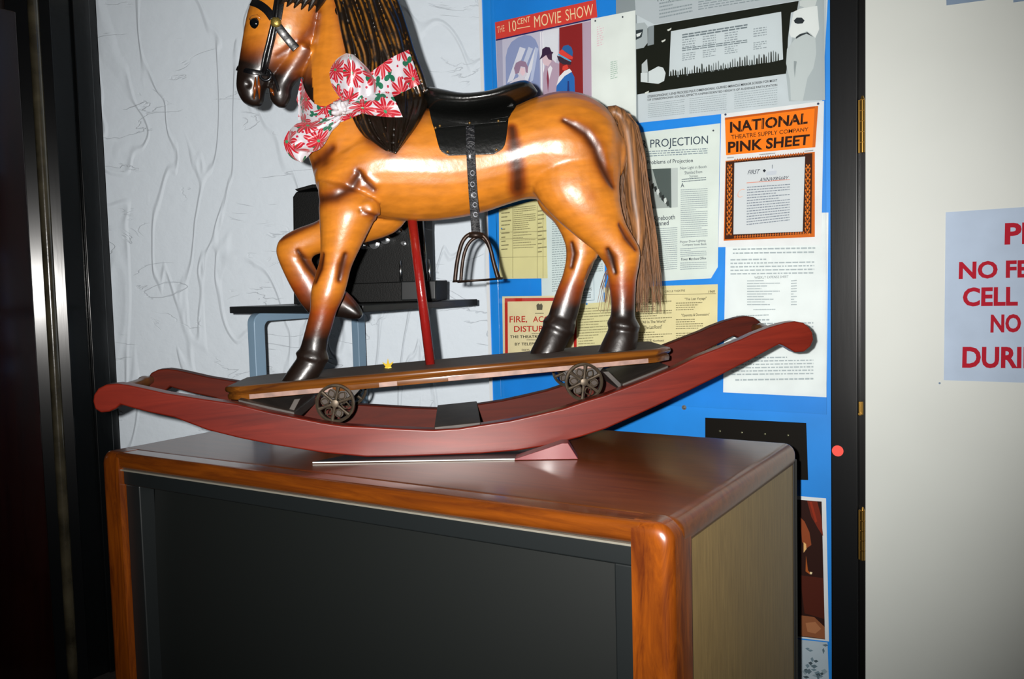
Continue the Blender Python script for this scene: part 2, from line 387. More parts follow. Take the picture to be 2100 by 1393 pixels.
# --- black and white magazine spread
P = Paper('magazine_spread', 'large black and white magazine spread with a tilted picture of a crowded screen', 'magazine page',
          [(1263, -60), (1705, -140), (1686, 212), (1310, 252)], L[0], '#c3cdd2')
P.poly([(1263, -40), (1305, -48), (1309, 250), (1296, 252), (1264, 160)], '#8d979b')
P.poly([(1304, 30), (1342, 50), (1640, 0), (1640, -50), (1300, -30)], '#b4bdc2')
P.lines([(1352, 4), (1420, -8), (1420, 26), (1352, 40)], 5, '#8b979c', seed=1); P.lines([(1432, -8), (1620, -40), (1620, -8), (1432, 22)], 6, '#8b979c', seed=2)
P.text('PROJECTION', [(1348, -6), (1420, -20), (1420, -8), (1349, 6)], '#333a40', 0.01)
P.poly([(1304, 70), (1340, 52), (1642, 1), (1640, 20), (1622, 26), (1616, 80), (1613, 151), (1331, 190), (1306, 194)], '#12160c')
P.poly([(1304, 48), (1322, 46), (1328, 54), (1328, 88), (1320, 98), (1304, 101)], '#a9b3b6'); P.poly([(1329, 55), (1341, 52), (1341, 91), (1328, 94)], '#8a9498')
P.poly([(1304, 62), (1319, 60), (1316, 76), (1304, 82)], '#2c363a'); P.poly([(1305, 70), (1316, 66), (1312, 74), (1306, 76)], '#dfe5e5')
P.poly([(1314, 150), (1328, 148), (1350, 136), (1360, 139), (1365, 150), (1362, 166), (1350, 172), (1314, 168)], '#cfd8da')
P.poly([(1316, 132), (1327, 121), (1329, 147), (1316, 150)], '#b9c2c4'); P.poly([(1328, 147), (1330, 147), (1330, 169), (1328, 169)], '#7f898c')
for (x0, y0) in ((1368, 61), (1356, 84), (1322, 190)): P.poly([(x0, y0), (x0 + 9, y0 - 4), (x0 + 8, y0), (x0 + 2, y0 + 3)], '#d6dad2')
P.poly([(1376, 64), (1602, 24), (1606, 122), (1578, 128), (1540, 133), (1500, 138), (1440, 148), (1372, 156)], '#c8d2d6')
P.lines([(1399, 69), (1533, 48), (1533, 58), (1399, 79)], 2, '#707c82', h=0.6, seed=3, word=(.05, .12)); 
for cx0 in (1399, 1441, 1486, 1545):
    P.lines([(cx0, 80 - (cx0 - 1399) * .155), (cx0 + 27, 76 - (cx0 - 1399) * .155), (cx0 + 27, 96 - (cx0 - 1399) * .155), (cx0, 100 - (cx0 - 1399) * .155)], 4, '#8f9aa0', seed=cx0, word=(.1, .3), gap=.06)
    P.lines([(cx0, 109 - (cx0 - 1399) * .155), (cx0 + 27, 105 - (cx0 - 1399) * .155), (cx0 + 27, 122 - (cx0 - 1399) * .155), (cx0, 126 - (cx0 - 1399) * .155)], 4, '#8f9aa0', seed=cx0 + 1, word=(.1, .3), gap=.06)
P.lines([(1399, 98), (1533, 80), (1533, 88), (1399, 106)], 2, '#707c82', h=0.5, seed=4, word=(.05, .12))
R = random.Random(5)
for k in range(46):
    x0 = 1374 + k * 4.9; yb = 158 - (x0 - 1372) * 0.16 + 3
    hh = R.uniform(6, 17) + k * 0.1; w = R.uniform(1.6, 3.4)
    P.poly([(x0, yb), (x0 + 0.4, yb - hh), (x0 + w * .5, yb - hh - 3), (x0 + w, yb - hh), (x0 + w + .6, yb)], R.choice(['#12160c', '#1c2018', '#3a423f', '#767f80']))
P.text('STEREOPHONIC LENS PROCESS PLUS DIMENSIONAL CURVED MIRACLE MIRROR SCREEN FOR MOST', [(1328, 196), (1594, 162), (1594, 167), (1328, 201)], '#232a2e', 0.012)
P.text('OF STEREOPHONIC SOUND, EFFECTS UNPRECEDENTED HEIGHTS OF AUDIENCE PARTICIPATION', [(1328, 203), (1594, 172), (1594, 177), (1328, 208)], '#232a2e', 0.012)
for (a, e, s0) in ((1329, 1404, 11), (1414, 1490, 12), (1506, 1594, 13)):
    sl = -0.128
    P.lines([(a, 212 + (a - 1329) * sl), (e, 212 + (e - 1329) * sl), (e, 243 + (e - 1329) * sl * .8), (a, 243 + (a - 1329) * sl * .8)], 8, '#9aa5aa', seed=s0, h=.3)
# standing statue on the right of the spread
P.poly([(1640, -10), (1690, -20), (1692, 205), (1618, 208), (1612, 150)], '#a9b3b6')
P.poly([(1628, 24), (1640, 18), (1655, 14), (1676, 12), (1680, 60), (1672, 78), (1655, 64), (1640, 70), (1632, 78), (1622, 76), (1618, 66), (1622, 50)], '#dde3e2')
P.poly([(1640, 2), (1660, -6), (1676, -2), (1672, 12), (1652, 16), (1640, 12)], '#c9d0cf')
P.poly([(1628, 42), (1634, 36), (1644, 36), (1650, 42), (1646, 48), (1636, 49), (1630, 47)], '#252c30')
P.poly([(1632, 78), (1650, 66), (1662, 68), (1672, 78), (1674, 110), (1668, 140), (1656, 160), (1646, 208), (1622, 206), (1620, 165), (1612, 130), (1614, 100)], '#bcc5c6')
P.poly([(1632, 76), (1640, 70), (1656, 66), (1668, 76), (1654, 69), (1642, 74), (1632, 80)], '#2d3438')
P.poly([(1628, 125), (1634, 126), (1632, 140), (1630, 160), (1628, 140)], '#8f999b')
P.done()
# --- faint white sheet
P = Paper('blank_sheet', 'almost blank white sheet pinned beside the red-bannered poster', 'paper', [(1212, 39), (1303, 21), (1305, 262), (1214, 275)], L[2], '#dfe6e2')
P.lines([(1252, 126), (1266, 123), (1267, 160), (1252, 164)], 9, '#a9c0b4', seed=21, word=(.2, .5), gap=.08)
P.lines([(1224, 54), (1238, 50), (1238, 92), (1224, 97)], 9, '#e0c3cc', seed=22, word=(.2, .4), gap=.15)
P.pin(1221, 43); P.pin(1277, 35); P.done()
# --- newsletter
P = Paper('newsletter_page', 'cream newsletter page headed PROJECTION with a small grey photograph', 'newspaper', [(1250, 279), (1477, 253), (1472, 548), (1458, 571), (1256, 582)], L[2], '#d2dcd6')
P.text('BETTER PROJECTION', [(1258, 292), (1452, 278), (1452, 300), (1258, 314)], '#2b3a4c', 0.0)
P.lines([(1325, 309), (1451, 303), (1451, 316), (1325, 323)], 3, '#7f8f98', seed=31)
P.text('Problems of Projection', [(1327, 329), (1421, 325), (1421, 335), (1327, 340)], '#243040', 0.005)
P.poly([(1290, 349), (1377, 345), (1377, 426), (1292, 430)], '#4f5a58')
P.poly([(1327, 348), (1338, 347), (1346, 375), (1356, 410), (1374, 426), (1342, 428), (1325, 400)], '#9aa3a0')
P.poly([(1376, 345), (1390, 344), (1390, 425), (1377, 426)], '#b9c2c0')
for k in range(9): P.poly([(1326 + k * 5, 366 + k * 6), (1331 + k * 5, 363 + k * 6), (1333 + k * 5, 373 + k * 6), (1328 + k * 5, 376 + k * 6)], ('#23292a', '#c9d0cd', '#3a4140')[k % 3])
P.text('New Light in Booth', [(1395, 342), (1449, 339), (1449, 346), (1395, 350)], '#42505c')
P.text('Shielded from', [(1404, 351), (1440, 349), (1440, 355), (1404, 358)], '#42505c'); P.text('Screen', [(1414, 359), (1431, 358), (1431, 363), (1414, 364)], '#42505c')
P.lines([(1398, 366), (1448, 362), (1448, 371), (1398, 375)], 2, '#66747c', seed=32)
P.text('A', [(1396, 376), (1403, 375), (1403, 384), (1396, 385)], '#2b3a4c')
P.lines([(1396, 388), (1451, 385), (1451, 486), (1396, 489)], 24, '#8d9aa0', seed=33, h=.36)
P.text('Kinebooth', [(1341, 443), (1384, 440), (1384, 450), (1341, 453)], '#243040', 0.005); P.text('Planned', [(1339, 454), (1371, 452), (1371, 462), (1339, 464)], '#243040', 0.005)
P.lines([(1342, 468), (1389, 465), (1389, 553), (1340, 557)], 21, '#8d9aa0', seed=34, h=.36)
P.text('Power Draw Lighting', [(1395, 494), (1447, 491), (1447, 497), (1395, 500)], '#42505c', 0.004); P.text('Company Issues Book', [(1400, 500), (1449, 498), (1449, 504), (1400, 506)], '#42505c', 0.004)
P.lines([(1395, 509), (1449, 506), (1449, 525), (1395, 528)], 5, '#8d9aa0', seed=35, h=.36)
P.text('Power Merchant Office', [(1397, 529), (1448, 527), (1448, 532), (1397, 535)], '#2b3a4c', 0.006)
P.lines([(1395, 538), (1449, 536), (1449, 552), (1395, 555)], 4, '#8d9aa0', seed=36, h=.36)
P.pin(1463, 268); P.done()
# --- orange bordered pink sheet page
P = Paper('bordered_page', 'page reading PINK SHEET with orange panel and ornate orange border', 'poster', [(1479, 234), (1690, 207), (1684, 503), (1473, 507)], L[4], '#dcdfe0')
P.poly([(1486.5, 241.5), (1678, 217), (1672, 302), (1489, 318.5)], '#f07c12'); P.poly([(1486.5, 241.5), (1678, 217), (1677.6, 221.5), (1486.6, 246)], '#b8540c')
P.poly([(1671, 218), (1678, 217), (1672, 302), (1666, 302.6)], '#c9651a')
P.text('NATIONAL', [(1497, 250), (1658, 231), (1656, 254), (1497, 273)], '#2a1408', 0.03)
P.text('THEATRE SUPPLY COMPANY', [(1499, 277), (1658, 261), (1657, 269), (1500, 286)], '#3a1c0a', 0.006)
P.text('PINK SHEET', [(1493, 291), (1661, 275), (1659, 297), (1493, 314)], '#2a1408', 0.03)
for (xa, xb) in ((1497, 1660),):
    for k in range(8):  # light inline of the lettering
        x0 = xa + 5 + k * 20.6; P.poly([(x0, 252 - (k * 20.6) * .118), (x0 + 1.0, 252 - k * 20.6 * .118), (x0 + 1.0, 271 - k * 20.6 * .118), (x0, 271 - k * 20.6 * .118)], '#f07c12')
P.lines([(1491, 321), (1505, 320), (1505, 326), (1491, 327)], 1, '#9a9a9c', seed=40); P.lines([(1557, 315), (1590, 312), (1590, 317), (1557, 320)], 1, '#8a8a8c', seed=41); P.lines([(1650, 308), (1668, 306), (1668, 311), (1650, 313)], 1, '#8a8a8c', seed=42)
q = [(1488, 330), (1671, 311.5), (1671, 486), (1484, 494)]
P.poly(q, '#c8641a'); P.poly([(1489, 332), (1666, 314), (1664, 479), (1486, 491)], '#3c1b08')
R = random.Random(9)
for side in (0, 1):
    for k in range(13):
        yc = 343 + k * 11.2; xc = (1496.5 if side == 0 else 1657) - k * 0.12
        for (dx, dy, w, h) in ((0, 0, 2.2, 4.5), (-4, 3, 1.6, 3.2), (4, 3, 1.6, 3.2), (-3, -4, 1.4, 2.6), (3, -4, 1.4, 2.6)):
            P.poly([(xc + dx - w, yc + dy), (xc + dx, yc + dy - h), (xc + dx + w, yc + dy), (xc + dx, yc + dy + h)], R.choice(['#e07a22', '#c8641a', '#d8701c']))
for k in range(28):
    x0 = 1505 + k * 5.2
    P.poly([(x0, 328 - k * .52 + 1), (x0 + 2.6, 324 - k * .52 + 1), (x0 + 4.4, 329 - k * .5 + 1), (x0 + 2, 331 - k * .5 + 1)], '#a8541a'); P.poly([(x0, 486 - k * .3), (x0 + 2.6, 482.5 - k * .3), (x0 + 4.4, 486 - k * .3), (x0 + 2, 489.5 - k * .3)], '#b85c1a')
P.poly([(1506, 334), (1651, 321), (1646, 475), (1504, 481)], '#c4cacd')
P.text('FIRST', [(1534, 349), (1559, 347), (1558, 356), (1533, 358)], '#333a48', 0.004, 0.3); P.poly([(1564, 349), (1568, 347), (1571, 350), (1567, 354)], '#20242c')
P.poly([(1572, 352), (1593, 350), (1592, 358), (1571, 360)], '#b9c0c8'); P.poly([(1578, 346), (1588, 345), (1588, 350), (1578, 351)], '#c5cbd2'); P.poly([(1583, 338), (1584.5, 338), (1584, 346), (1583, 346)], '#6a727c')
P.text('ANNIVERSARY', [(1558, 365), (1618, 361), (1617, 369), (1557, 373)], '#333a48', 0.002, 0.3)
P.poly([(1531, 374.5), (1620, 367.5), (1620, 368.8), (1531, 376)], '#d08a78'); P.text('C', [(1513, 389), (1527, 387), (1526, 404), (1512, 406)], '#e0a890', -0.02, 0.3)
P.lines([(1532, 382), (1620, 376), (1619, 454), (1531, 464)], 15, '#76808c', seed=43, h=.34)
P.pin(1488, 235, '#223052', .0026); P.pin(1678, 213, '#223052', .0026); P.done()
# --- typed white page
P = Paper('typed_page', 'tall white typewritten page below the orange bordered page', 'paper', [(1489, 440), (1699, 436), (1695, 815), (1483, 805)], L[3], '#dde4e4')
for (y0, y1, n, sd, x0, x1) in ((508, 524, 2, 51, 1503, 1672), (530, 566, 5, 52, 1498, 1670), (646, 652, 1, 53, 1510, 1576), (654, 700, 6, 54, 1498, 1668), (706, 716, 1, 55, 1498, 1560), (732, 772, 6, 56, 1500, 1668), (776, 784, 1, 57, 1508, 1668)):
    P.lines([(x0, y0), (x1, y0 - 3), (x1, y1 - 2), (x0, y1)], n, '#a3aeb2', seed=sd, h=.38)
P.text('WEEKLY EXPENSE SHEET', [(1547, 567), (1617, 565), (1617, 570), (1547, 572)], '#6d797e')
P.lines([(1532, 574), (1600, 573), (1598, 628), (1532, 628)], 10, '#a3aeb2', seed=58, full=.15, h=.35, word=(.1, .3)); P.lines([(1622, 574), (1634, 573), (1634, 628), (1622, 628)], 10, '#a3aeb2', seed=59, h=.35, word=(.3, .5))
P.lines([(1545, 633), (1590, 632), (1590, 638), (1545, 638)], 1, '#a3aeb2', seed=60); P.done()
# --- theatre programme
P = Paper('theatre_programme', 'yellowed theatre programme headed CIRCLE THEATRE 1960 behind the rocker', 'programme', [(1240, 590), (1472, 583), (1470, 745), (1240, 752)], L[1], '#d9cfa0')
P.text('CIRCLE THEATRE', [(1363, 596), (1405, 594), (1405, 598), (1363, 600)], '#4a4530', .01); P.text('1960', [(1453, 596), (1466, 595), (1466, 600), (1453, 601)], '#3a3828', .012)
P.poly([(1362, 604), (1468, 602), (1468, 603), (1362, 605)], '#7a7455')
P.text('"The Last Voyage"', [(1404, 611), (1449, 609), (1449, 616), (1404, 618)], '#2e2c20', .008); P.text('"The Last Round"', [(1320, 668), (1358, 666), (1358, 674), (1320, 676)], '#2e2c20', .008)
P.text('"Operetta & Downstairs"', [(1397, 644), (1455, 642), (1455, 649), (1397, 651)], '#2e2c20', .008); P.text('"All In The World"', [(1316, 658), (1366, 656), (1366, 662), (1316, 664)], '#2e2c20', .008)
P.text('North By Northwest', [(1318, 698), (1362, 696), (1362, 702), (1318, 704)], '#2e2c20', .008)
for (y0, n, sd) in ((620, 4, 61), (654, 5, 62), (682, 6, 63)): P.lines([(1386, y0), (1466, y0 - 2), (1466, y0 + n * 4.6 - 2), (1386, y0 + n * 4.6)], n, '#7d7757', seed=sd, h=.35, full=.4)
for (y0, n, sd) in ((606, 10, 64), (678, 4, 65), (708, 7, 66)): P.lines([(1300, y0 + 3), (1378, y0), (1378, y0 + n * 4.8), (1300, y0 + n * 4.8 + 3)], n, '#7d7757', seed=sd, h=.35, full=.4)
P.done()
# --- pale typescript behind the hind leg, ledger sheets
P = Paper('typescript_page', 'pale typescript page partly behind the far hind leg', 'paper', [(1108, 425), (1240, 420), (1240, 600), (1111, 614)], L[1], '#cfdcdc')
P.lines([(1132, 440), (1236, 434), (1236, 590), (1132, 600)], 34, '#93a3a6', seed=71, h=.36); P.done()
P = Paper('ledger_sheet', 'torn yellow ledger sheet with ruled columns beneath the belly', 'paper', [(1023, 430), (1119, 405), (1123, 571), (1024, 572)], L[2], '#d6d09a')
for xx in (1051, 1101, 1113): P.poly([(xx, 422), (xx + .8, 422), (xx + 1, 571), (xx + .2, 571)], '#8d8660')
P.lines([(1053, 425), (1098, 420), (1099, 470), (1052, 474)], 12, '#77714f', seed=72, h=.35, full=.5); P.lines([(1053, 476), (1098, 473), (1099, 510), (1052, 512)], 7, '#8a8460', seed=73, h=.3, full=.2)
P.lines([(1028, 426), (1048, 424), (1048, 515), (1028, 517)], 11, '#8a8460', seed=74, h=.3, full=.3, word=(.2, .5)); P.lines([(1103, 430), (1120, 428), (1121, 520), (1103, 522)], 11, '#8a8460', seed=75, h=.3, full=.3, word=(.2, .5))
for yy_ in (476, 490, 528): P.poly([(1026, yy_), (1120, yy_ - 2), (1120, yy_ - 1.2), (1026, yy_ + .8)], '#8d8660')
P.pin(1029, 469, '#2f7fd0'); P.done()
P = Paper('card', 'small pale card with printed border seen left of the tail', 'card', [(1176, 560), (1238, 556), (1238, 620), (1178, 624)], L[3], '#cfdce0')
P.text('THEATRE NEWS', [(1184, 592), (1213, 590), (1213, 596), (1184, 598)], '#2a3438', .012); P.frame([(1180, 564), (1218, 562), (1219, 616), (1181, 619)], .02, .02, '#6b8796'); P.lines([(1186, 600), (1212, 598), (1212, 612), (1186, 614)], 3, '#7d8b90', seed=76, word=(.1, .3)); P.done()
P = Paper('handwritten_sheet', 'cream handwritten sheet with blue pin between the hind legs', 'paper', [(1180, 621), (1262, 618), (1262, 745), (1182, 750)], L[2], '#d5cf9e')
P.lines([(1186, 632), (1256, 628), (1256, 738), (1186, 742)], 20, '#8f8a66', seed=77, h=.3, full=.4, word=(.03, .16)); P.pin(1203.5, 623.5, '#2f7fd0', .0028); P.done()
# --- FIRE notice
P = Paper('fire_notice', 'cream fire and accident notice with a red border left of the hind hooves', 'notice', [(1030, 608), (1181, 606), (1183, 760), (1032, 764)], L[4], '#dacfa6')
P.frame([(1035, 612), (1182, 610), (1183, 757), (1036, 761)], .04, .045, '#b3271f')
P.poly([(1100, 626), (1104, 622), (1107, 625), (1110, 622), (1113, 627), (1112, 636), (1101, 636)], '#5c584a'); P.lines([(1097, 641), (1115, 641), (1115, 645), (1097, 645)], 1, '#6a654f', seed=80)
P.text('FIRE,', [(1045, 649), (1081, 648), (1081, 663), (1045, 664)], '#b3271f', .01); P.text('ACCIDENT', [(1093, 649), (1172, 648), (1172, 660), (1093, 661)], '#b3271f', .01)
P.text('DISTURBANCE', [(1054, 669), (1174, 667), (1174, 679), (1054, 681)], '#b3271f', .012); P.lines([(1090, 683), (1120, 683), (1120, 686), (1090, 686)], 1, '#4a4638', seed=81)
P.text('THE THEATRE INSPECTOR', [(1046, 688), (1160, 687), (1160, 693), (1046, 694)], '#2c291f', .014); P.lines([(1080, 696), (1120, 696), (1120, 699), (1080, 699)], 1, '#5a5648', seed=82)
P.text('BY TELEPHONE', [(1056, 703), (1122, 702), (1122, 708), (1056, 709)], '#2c291f', .012); P.text('DAYS', [(1070, 716), (1086, 716), (1086, 720), (1070, 720)], '#2c291f', .01); P.done()
# --- prints low on the wall
P = Paper('photograph_print', 'dark brown photograph print with white edge low beside the cabinet', 'photograph', [(1560, 1011), (1694, 1022.5), (1700, 1316), (1560, 1300)], L[1], '#d5dcdf')
P.poly([(1560, 1019), (1685, 1029), (1692, 1312), (1560, 1296)], '#2a0f08')
P.poly([(1655, 1027), (1676, 1029), (1684, 1060), (1688, 1100), (1678, 1085), (1664, 1060)], '#6e2412'); P.poly([(1660, 1030), (1665, 1030), (1676, 1070), (1672, 1072)], '#8c2c14')
P.poly([(1640, 1060), (1650, 1070), (1660, 1092), (1664, 1118), (1655, 1124), (1645, 1112)], '#8a4322'); P.poly([(1648, 1112), (1653, 1116), (1654, 1126), (1648, 1134)], '#e0b070')
P.poly([(1653, 1140), (1657, 1170), (1662, 1176), (1660, 1178), (1652, 1172)], '#a0521f'); P.poly([(1661, 1173), (1666, 1174), (1665, 1178), (1661, 1178)], '#e8d8a8')
P.poly([(1640, 1180), (1688, 1186), (1691, 1270), (1650, 1258)], '#4a1a0c'); P.poly([(1640, 1262), (1670, 1266), (1691, 1286), (1692, 1311), (1640, 1304)], '#8a5434'); P.poly([(1652, 1278), (1672, 1276), (1684, 1290), (1672, 1300), (1656, 1296)], '#a9704a'); P.done()
P = Paper('print_sheet', 'blue grey landscape print just below the brown photograph', 'photograph', [(1560, 1304), (1697, 1318), (1703, 1480), (1560, 1460)], L[2], '#aebfca')
for k in range(26):
    R = random.Random(k); x0 = R.uniform(1640, 1688); y0 = R.uniform(1322, 1400); w = R.uniform(5, 16); h = R.uniform(3, 9)
    x1 = min(x0 + w, 1699)
    P.poly([(x0, y0), (x0 + (x1 - x0) * .6, y0 - h * .4), (x1, y0 + h * .3), (x0 + (x1 - x0) * .5, y0 + h)], R.choice(['#6f8794', '#5c717c', '#8ca0aa', '#43545c']))
P.done()
# --- black riveted plate
pts = [onY(*p, WY - 0.003) for p in ((1446, 857), (1653, 868), (1657, 985), (1600, 983), (1598, 930), (1446, 925))]
bp_ = thing('metal_plate', 'black riveted steel plate on the blue wall behind the cabinet', 'plate', tuple(pts[0]))
b = MB(); b.prism(pts, (0, 0.0025, 0)); b.build('plate', mat('black_plate_paint', '#0c0803', rough=0.6, spec=.15), bp_, bevel=0.0006)
for p in ((1476.5, 884.5), (1521.5, 887.5), (1569, 890.5), (1616.5, 893)):
    q = onY(*p, WY - 0.0032); b = MB(); b.tube([q, q + np.array([0, -.0012, 0]), q + np.array([0, -.0022, 0])], [.0034, .003, .001], n=14); b.build('rivet', mat('dull_rivet', '#7a7a62', rough=0.35, metal=0.8), bp_, smooth=True)
# --- clear acrylic sheet over the papers
def acrylic():
    m = bpy.data.materials.new('clear_acrylic'); m.use_nodes = True; nt = m.node_tree; nt.nodes.clear()
    o = nt.nodes.new('ShaderNodeOutputMaterial'); t = nt.nodes.new('ShaderNodeBsdfTransparent'); g = nt.nodes.new('ShaderNodeBsdfGlossy')
    t.inputs[0].default_value = (0.985, 0.99, 0.99, 1); g.inputs['Roughness'].default_value = 0.05
    fr = nt.nodes.new('ShaderNodeFresnel'); fr.inputs[0].default_value = 1.3; mx = nt.nodes.new('ShaderNodeMixShader')
    nt.links.new(fr.outputs[0], mx.inputs[0]); nt.links.new(t.outputs[0], mx.inputs[1]); nt.links.new(g.outputs[0], mx.inputs[2]); nt.links.new(mx.outputs[0], o.inputs[0])
    return m
AY = WY - 0.0085
pa = thing('acrylic_sheet', 'clear acrylic sheet screwed over the papers on the blue wall', 'acrylic sheet', tuple(onY(1386, 833, AY)))
tl = onY(1024, 700, AY); br_ = onY(1695, 850, AY); b = MB()
b.box((tl[0], AY, br_[2]), (br_[0], AY + 0.002, 2.2)); b.build('sheet', acrylic(), pa)
q = onY(1403, 836, AY - 0.0002); b = MB(); b.tube([q, q + np.array([0, -.001, 0])], .0062, n=18); b.tube([q + np.array([0, -.001, 0]), q + np.array([0, -.0028, 0])], [.0042, .002], n=14)
b.build('screw', mat('zinc_screw', '#b9bcb8', rough=0.35, metal=0.9), pa, angle=35)
# --- sign on the white door
SY = WY - 0.0232
P = Paper('door_sign', 'pale blue sign with red capital letters on the white door', 'sign', [(1939.5, 435.5), (2230, 416), (2224, 789), (1935.5, 780)], SY, '#b9cbe2', group=None)
RED = '#b5102a'
for (st, q) in (('PL', [(2061, 458), (2129, 455), (2129, 500), (2060, 502)]), ('NO FEE', [(1967, 537), (2136, 532), (2136, 569), (1966, 573)]),
                ('CELL P', [(1975, 590), (2128, 587), (2128, 627), (1974, 629)]), ('NO', [(2032, 645), (2094, 644), (2094, 682), (2031, 683)]),
                ('DURING', [(1974, 711), (2178, 711), (2178, 757), (1973, 755)])):
    P.text(st, q, RED, 0.035)
P.done()
P = Paper('door_notice', 'grey blue notice at the very top of the white door', 'sign', [(1938, -70), (2040, -90), (2030, -1), (1941, 11)], SY, '#7f93ab', group=None); P.done()
P = Paper('door_notice', 'grey blue notice cut by the top right corner of the view on the white door', 'sign', [(2080, -90), (2200, -115), (2190, -10), (2078, 5)], SY, '#7f93ab', group=None); P.done()
q = onY(1927, 786, SY)
b = MB(); b.tube([q, q + np.array([0, -.0012, 0])], .0022, n=10); tag(b.build('tack', mat('blue_tack', '#6d86a0', rough=.6)), 'tiny blue grey tack on the white door below the sign corner', 'tack')

# ------------------------------------------------------------------ television cabinet
TX0, TX1, TY0, TY1, TZ = -1.705, -0.4355, 1.085, 1.75, CAMZ - 0.329
ORG = wood('orange_teak', '#4a1e08', '#803f0a', 'Z', rough=0.25, coat=0.5, scale=22, dist=6, stretch=7)
TOPW = wood('dark_glossy_top_wood', '#4a2208', '#6b370e', 'X', rough=0.3, coat=0.25, scale=16, coat_rough=0.12)
RAILW = wood('orange_rail_wood', '#4a2008', '#743a0a', 'X', rough=0.25, coat=0.5, scale=16)
SIDEW = wood('tan_veneer', '#756038', '#8f7747', 'Z', rough=0.5, coat=0.1, scale=40, stretch=14)
GREY = mat('charcoal_plastic', '#131718', rough=0.45)
tv = thing('television_cabinet', 'large wooden projection television cabinet with dark screen standing under the rocking horse', 'television', (-1.07, 1.42, 0))
PX1 = -0.4945; PX0 = TX0 + 0.062
def rbox(name, lo, hi, m, bev, seg=6):
    b = MB(); b.box(lo, hi); return b.build(name, m, tv, bevel=bev, bseg=seg)
rbox('top', (TX0 + 0.004, TY0 + 0.028, TZ - 0.05), (TX1, TY1, TZ), TOPW, 0.022)
rbox('front_rail', (PX0 - 0.02, TY0 + 0.001, TZ - 0.034), (PX1 + 0.02, TY0 + 0.06, TZ - 0.0010), RAILW, 0.012)
def post(xa, xb, r, outer):
    """corner post: flat inner edge, rounded outer top corner, softened front"""
    z1 = TZ - 0.0004; arc = np.linspace(0, math.pi / 2, 10); d = 0.075
    if outer > 0: poly = [(xa, 0), (xb, 0)] + [(xb - r + r * math.cos(a), z1 - r + r * math.sin(a)) for a in arc] + [(xa, z1)]
    else: poly = [(xa, 0), (xb, 0), (xb, z1)] + [(xa + r - r * math.sin(a), z1 - r + r * math.cos(a)) for a in arc]
    b = MB(); cx_ = (xa + xb) / 2
    def sec(ins, y):
        P = []
        for x, z in poly:
            x2 = x - ins if (outer > 0 and x > cx_) else (x + ins if (outer < 0 and x < cx_) else x); P.append((x2, y, z - (ins if z > .1 else 0)))
        return P
    k = 0.016; b.loft([sec(k * (1 - math.cos(a)), TY0 + d * 0 + k * (1 - math.sin(a))) for a in np.linspace(math.pi / 2, 0, 8)][::-1] and [sec(k * (1 - math.sin(a)), TY0 + k * (1 - math.cos(a))) for a in np.linspace(0, math.pi / 2, 8)] + [sec(0, TY0 + d)])
    b.build('post', ORG, tv, angle=40)
post(PX1, TX1 - 0.0005, 0.026, 1); post(TX0, PX0, 0.022, -1)
rbox('side_panel', (TX1 - 0.03, TY0 + 0.07, 0.02), (TX1 - 0.006, TY1 - 0.012, TZ - 0.03), SIDEW, 0.002, 2)
rbox('side_panel', (TX0 + 0.006, TY0 + 0.07, 0.02), (TX0 + 0.03, TY1 - 0.012, TZ - 0.03), SIDEW, 0.002, 2)
rbox('back_panel', (TX0 + 0.01, TY1 - 0.012, 0.02), (TX1 - 0.003, TY1 + 0.008, TZ - 0.035), mat('black_back_board', '#0e0d0c', rough=0.6), 0.002, 2)
b = MB(); b.box((PX0, TY0 + 0.004, TZ - 0.0375), (PX1, TY0 + 0.012, TZ - 0.0345)); b.build('trim_strip', mat('pale_metal_trim', '#c9c4b4', rough=0.25, metal=0.7), tv)
zt = TZ - 0.0378; b = MB()
b.box((PX0, TY0 + 0.010, zt - 0.030), (PX1, TY0 + 0.05, zt))                      # bezel: top bar, sides, bottom
b.box((PX1 - 0.033, TY0 + 0.014, 0.2), (PX1, TY0 + 0.05, zt - 0.03)); b.box((PX0, TY0 + 0.014, 0.2), (PX0 + 0.045, TY0 + 0.05, zt - 0.03)); b.box((PX0, TY0 + 0.014, 0.14), (PX1, TY0 + 0.05, 0.2))
b.build('bezel', GREY, tv, bevel=0.003)
b = MB(); sx0, sx1, sz0, sz1 = PX0 + 0.045, PX1 - 0.033, 0.2, zt - 0.03
N = 24; gv = []; gf = []
for j in range(N + 1):
    for i in range(N + 1):
        u, v = i / N * 2 - 1, j / N * 2 - 1
        gv.append(((sx0 + sx1) / 2 + u * (sx1 - sx0) / 2, TY0 + 0.028 + 0.022 * (u * u * 0.7 + v * v * 0.3), (sz0 + sz1) / 2 + v * (sz1 - sz0) / 2))
for j in range(N):
    for i in range(N): a = j * (N + 1) + i; gf.append((a, a + 1, a + N + 2, a + N + 1))
b.add(gv, gf); b.build('screen', mat('dark_grey_screen', '#0c100f', rough=0.55, spec=0.5), tv, smooth=True)
b = MB(); b.box((PX0, TY0 + 0.02, 0.02), (PX1, TY0 + 0.05, 0.14)); b.build('lower_panel', mat('dark_speaker_cloth', '#1b1a18', rough=0.9), tv)
rbox('base', (TX0 + 0.03, TY0 + 0.03, 0.0), (TX1 - 0.03, TY1 - 0.02, 0.02), mat('black_plinth', '#0c0b0a', rough=.6), 0.002, 2)

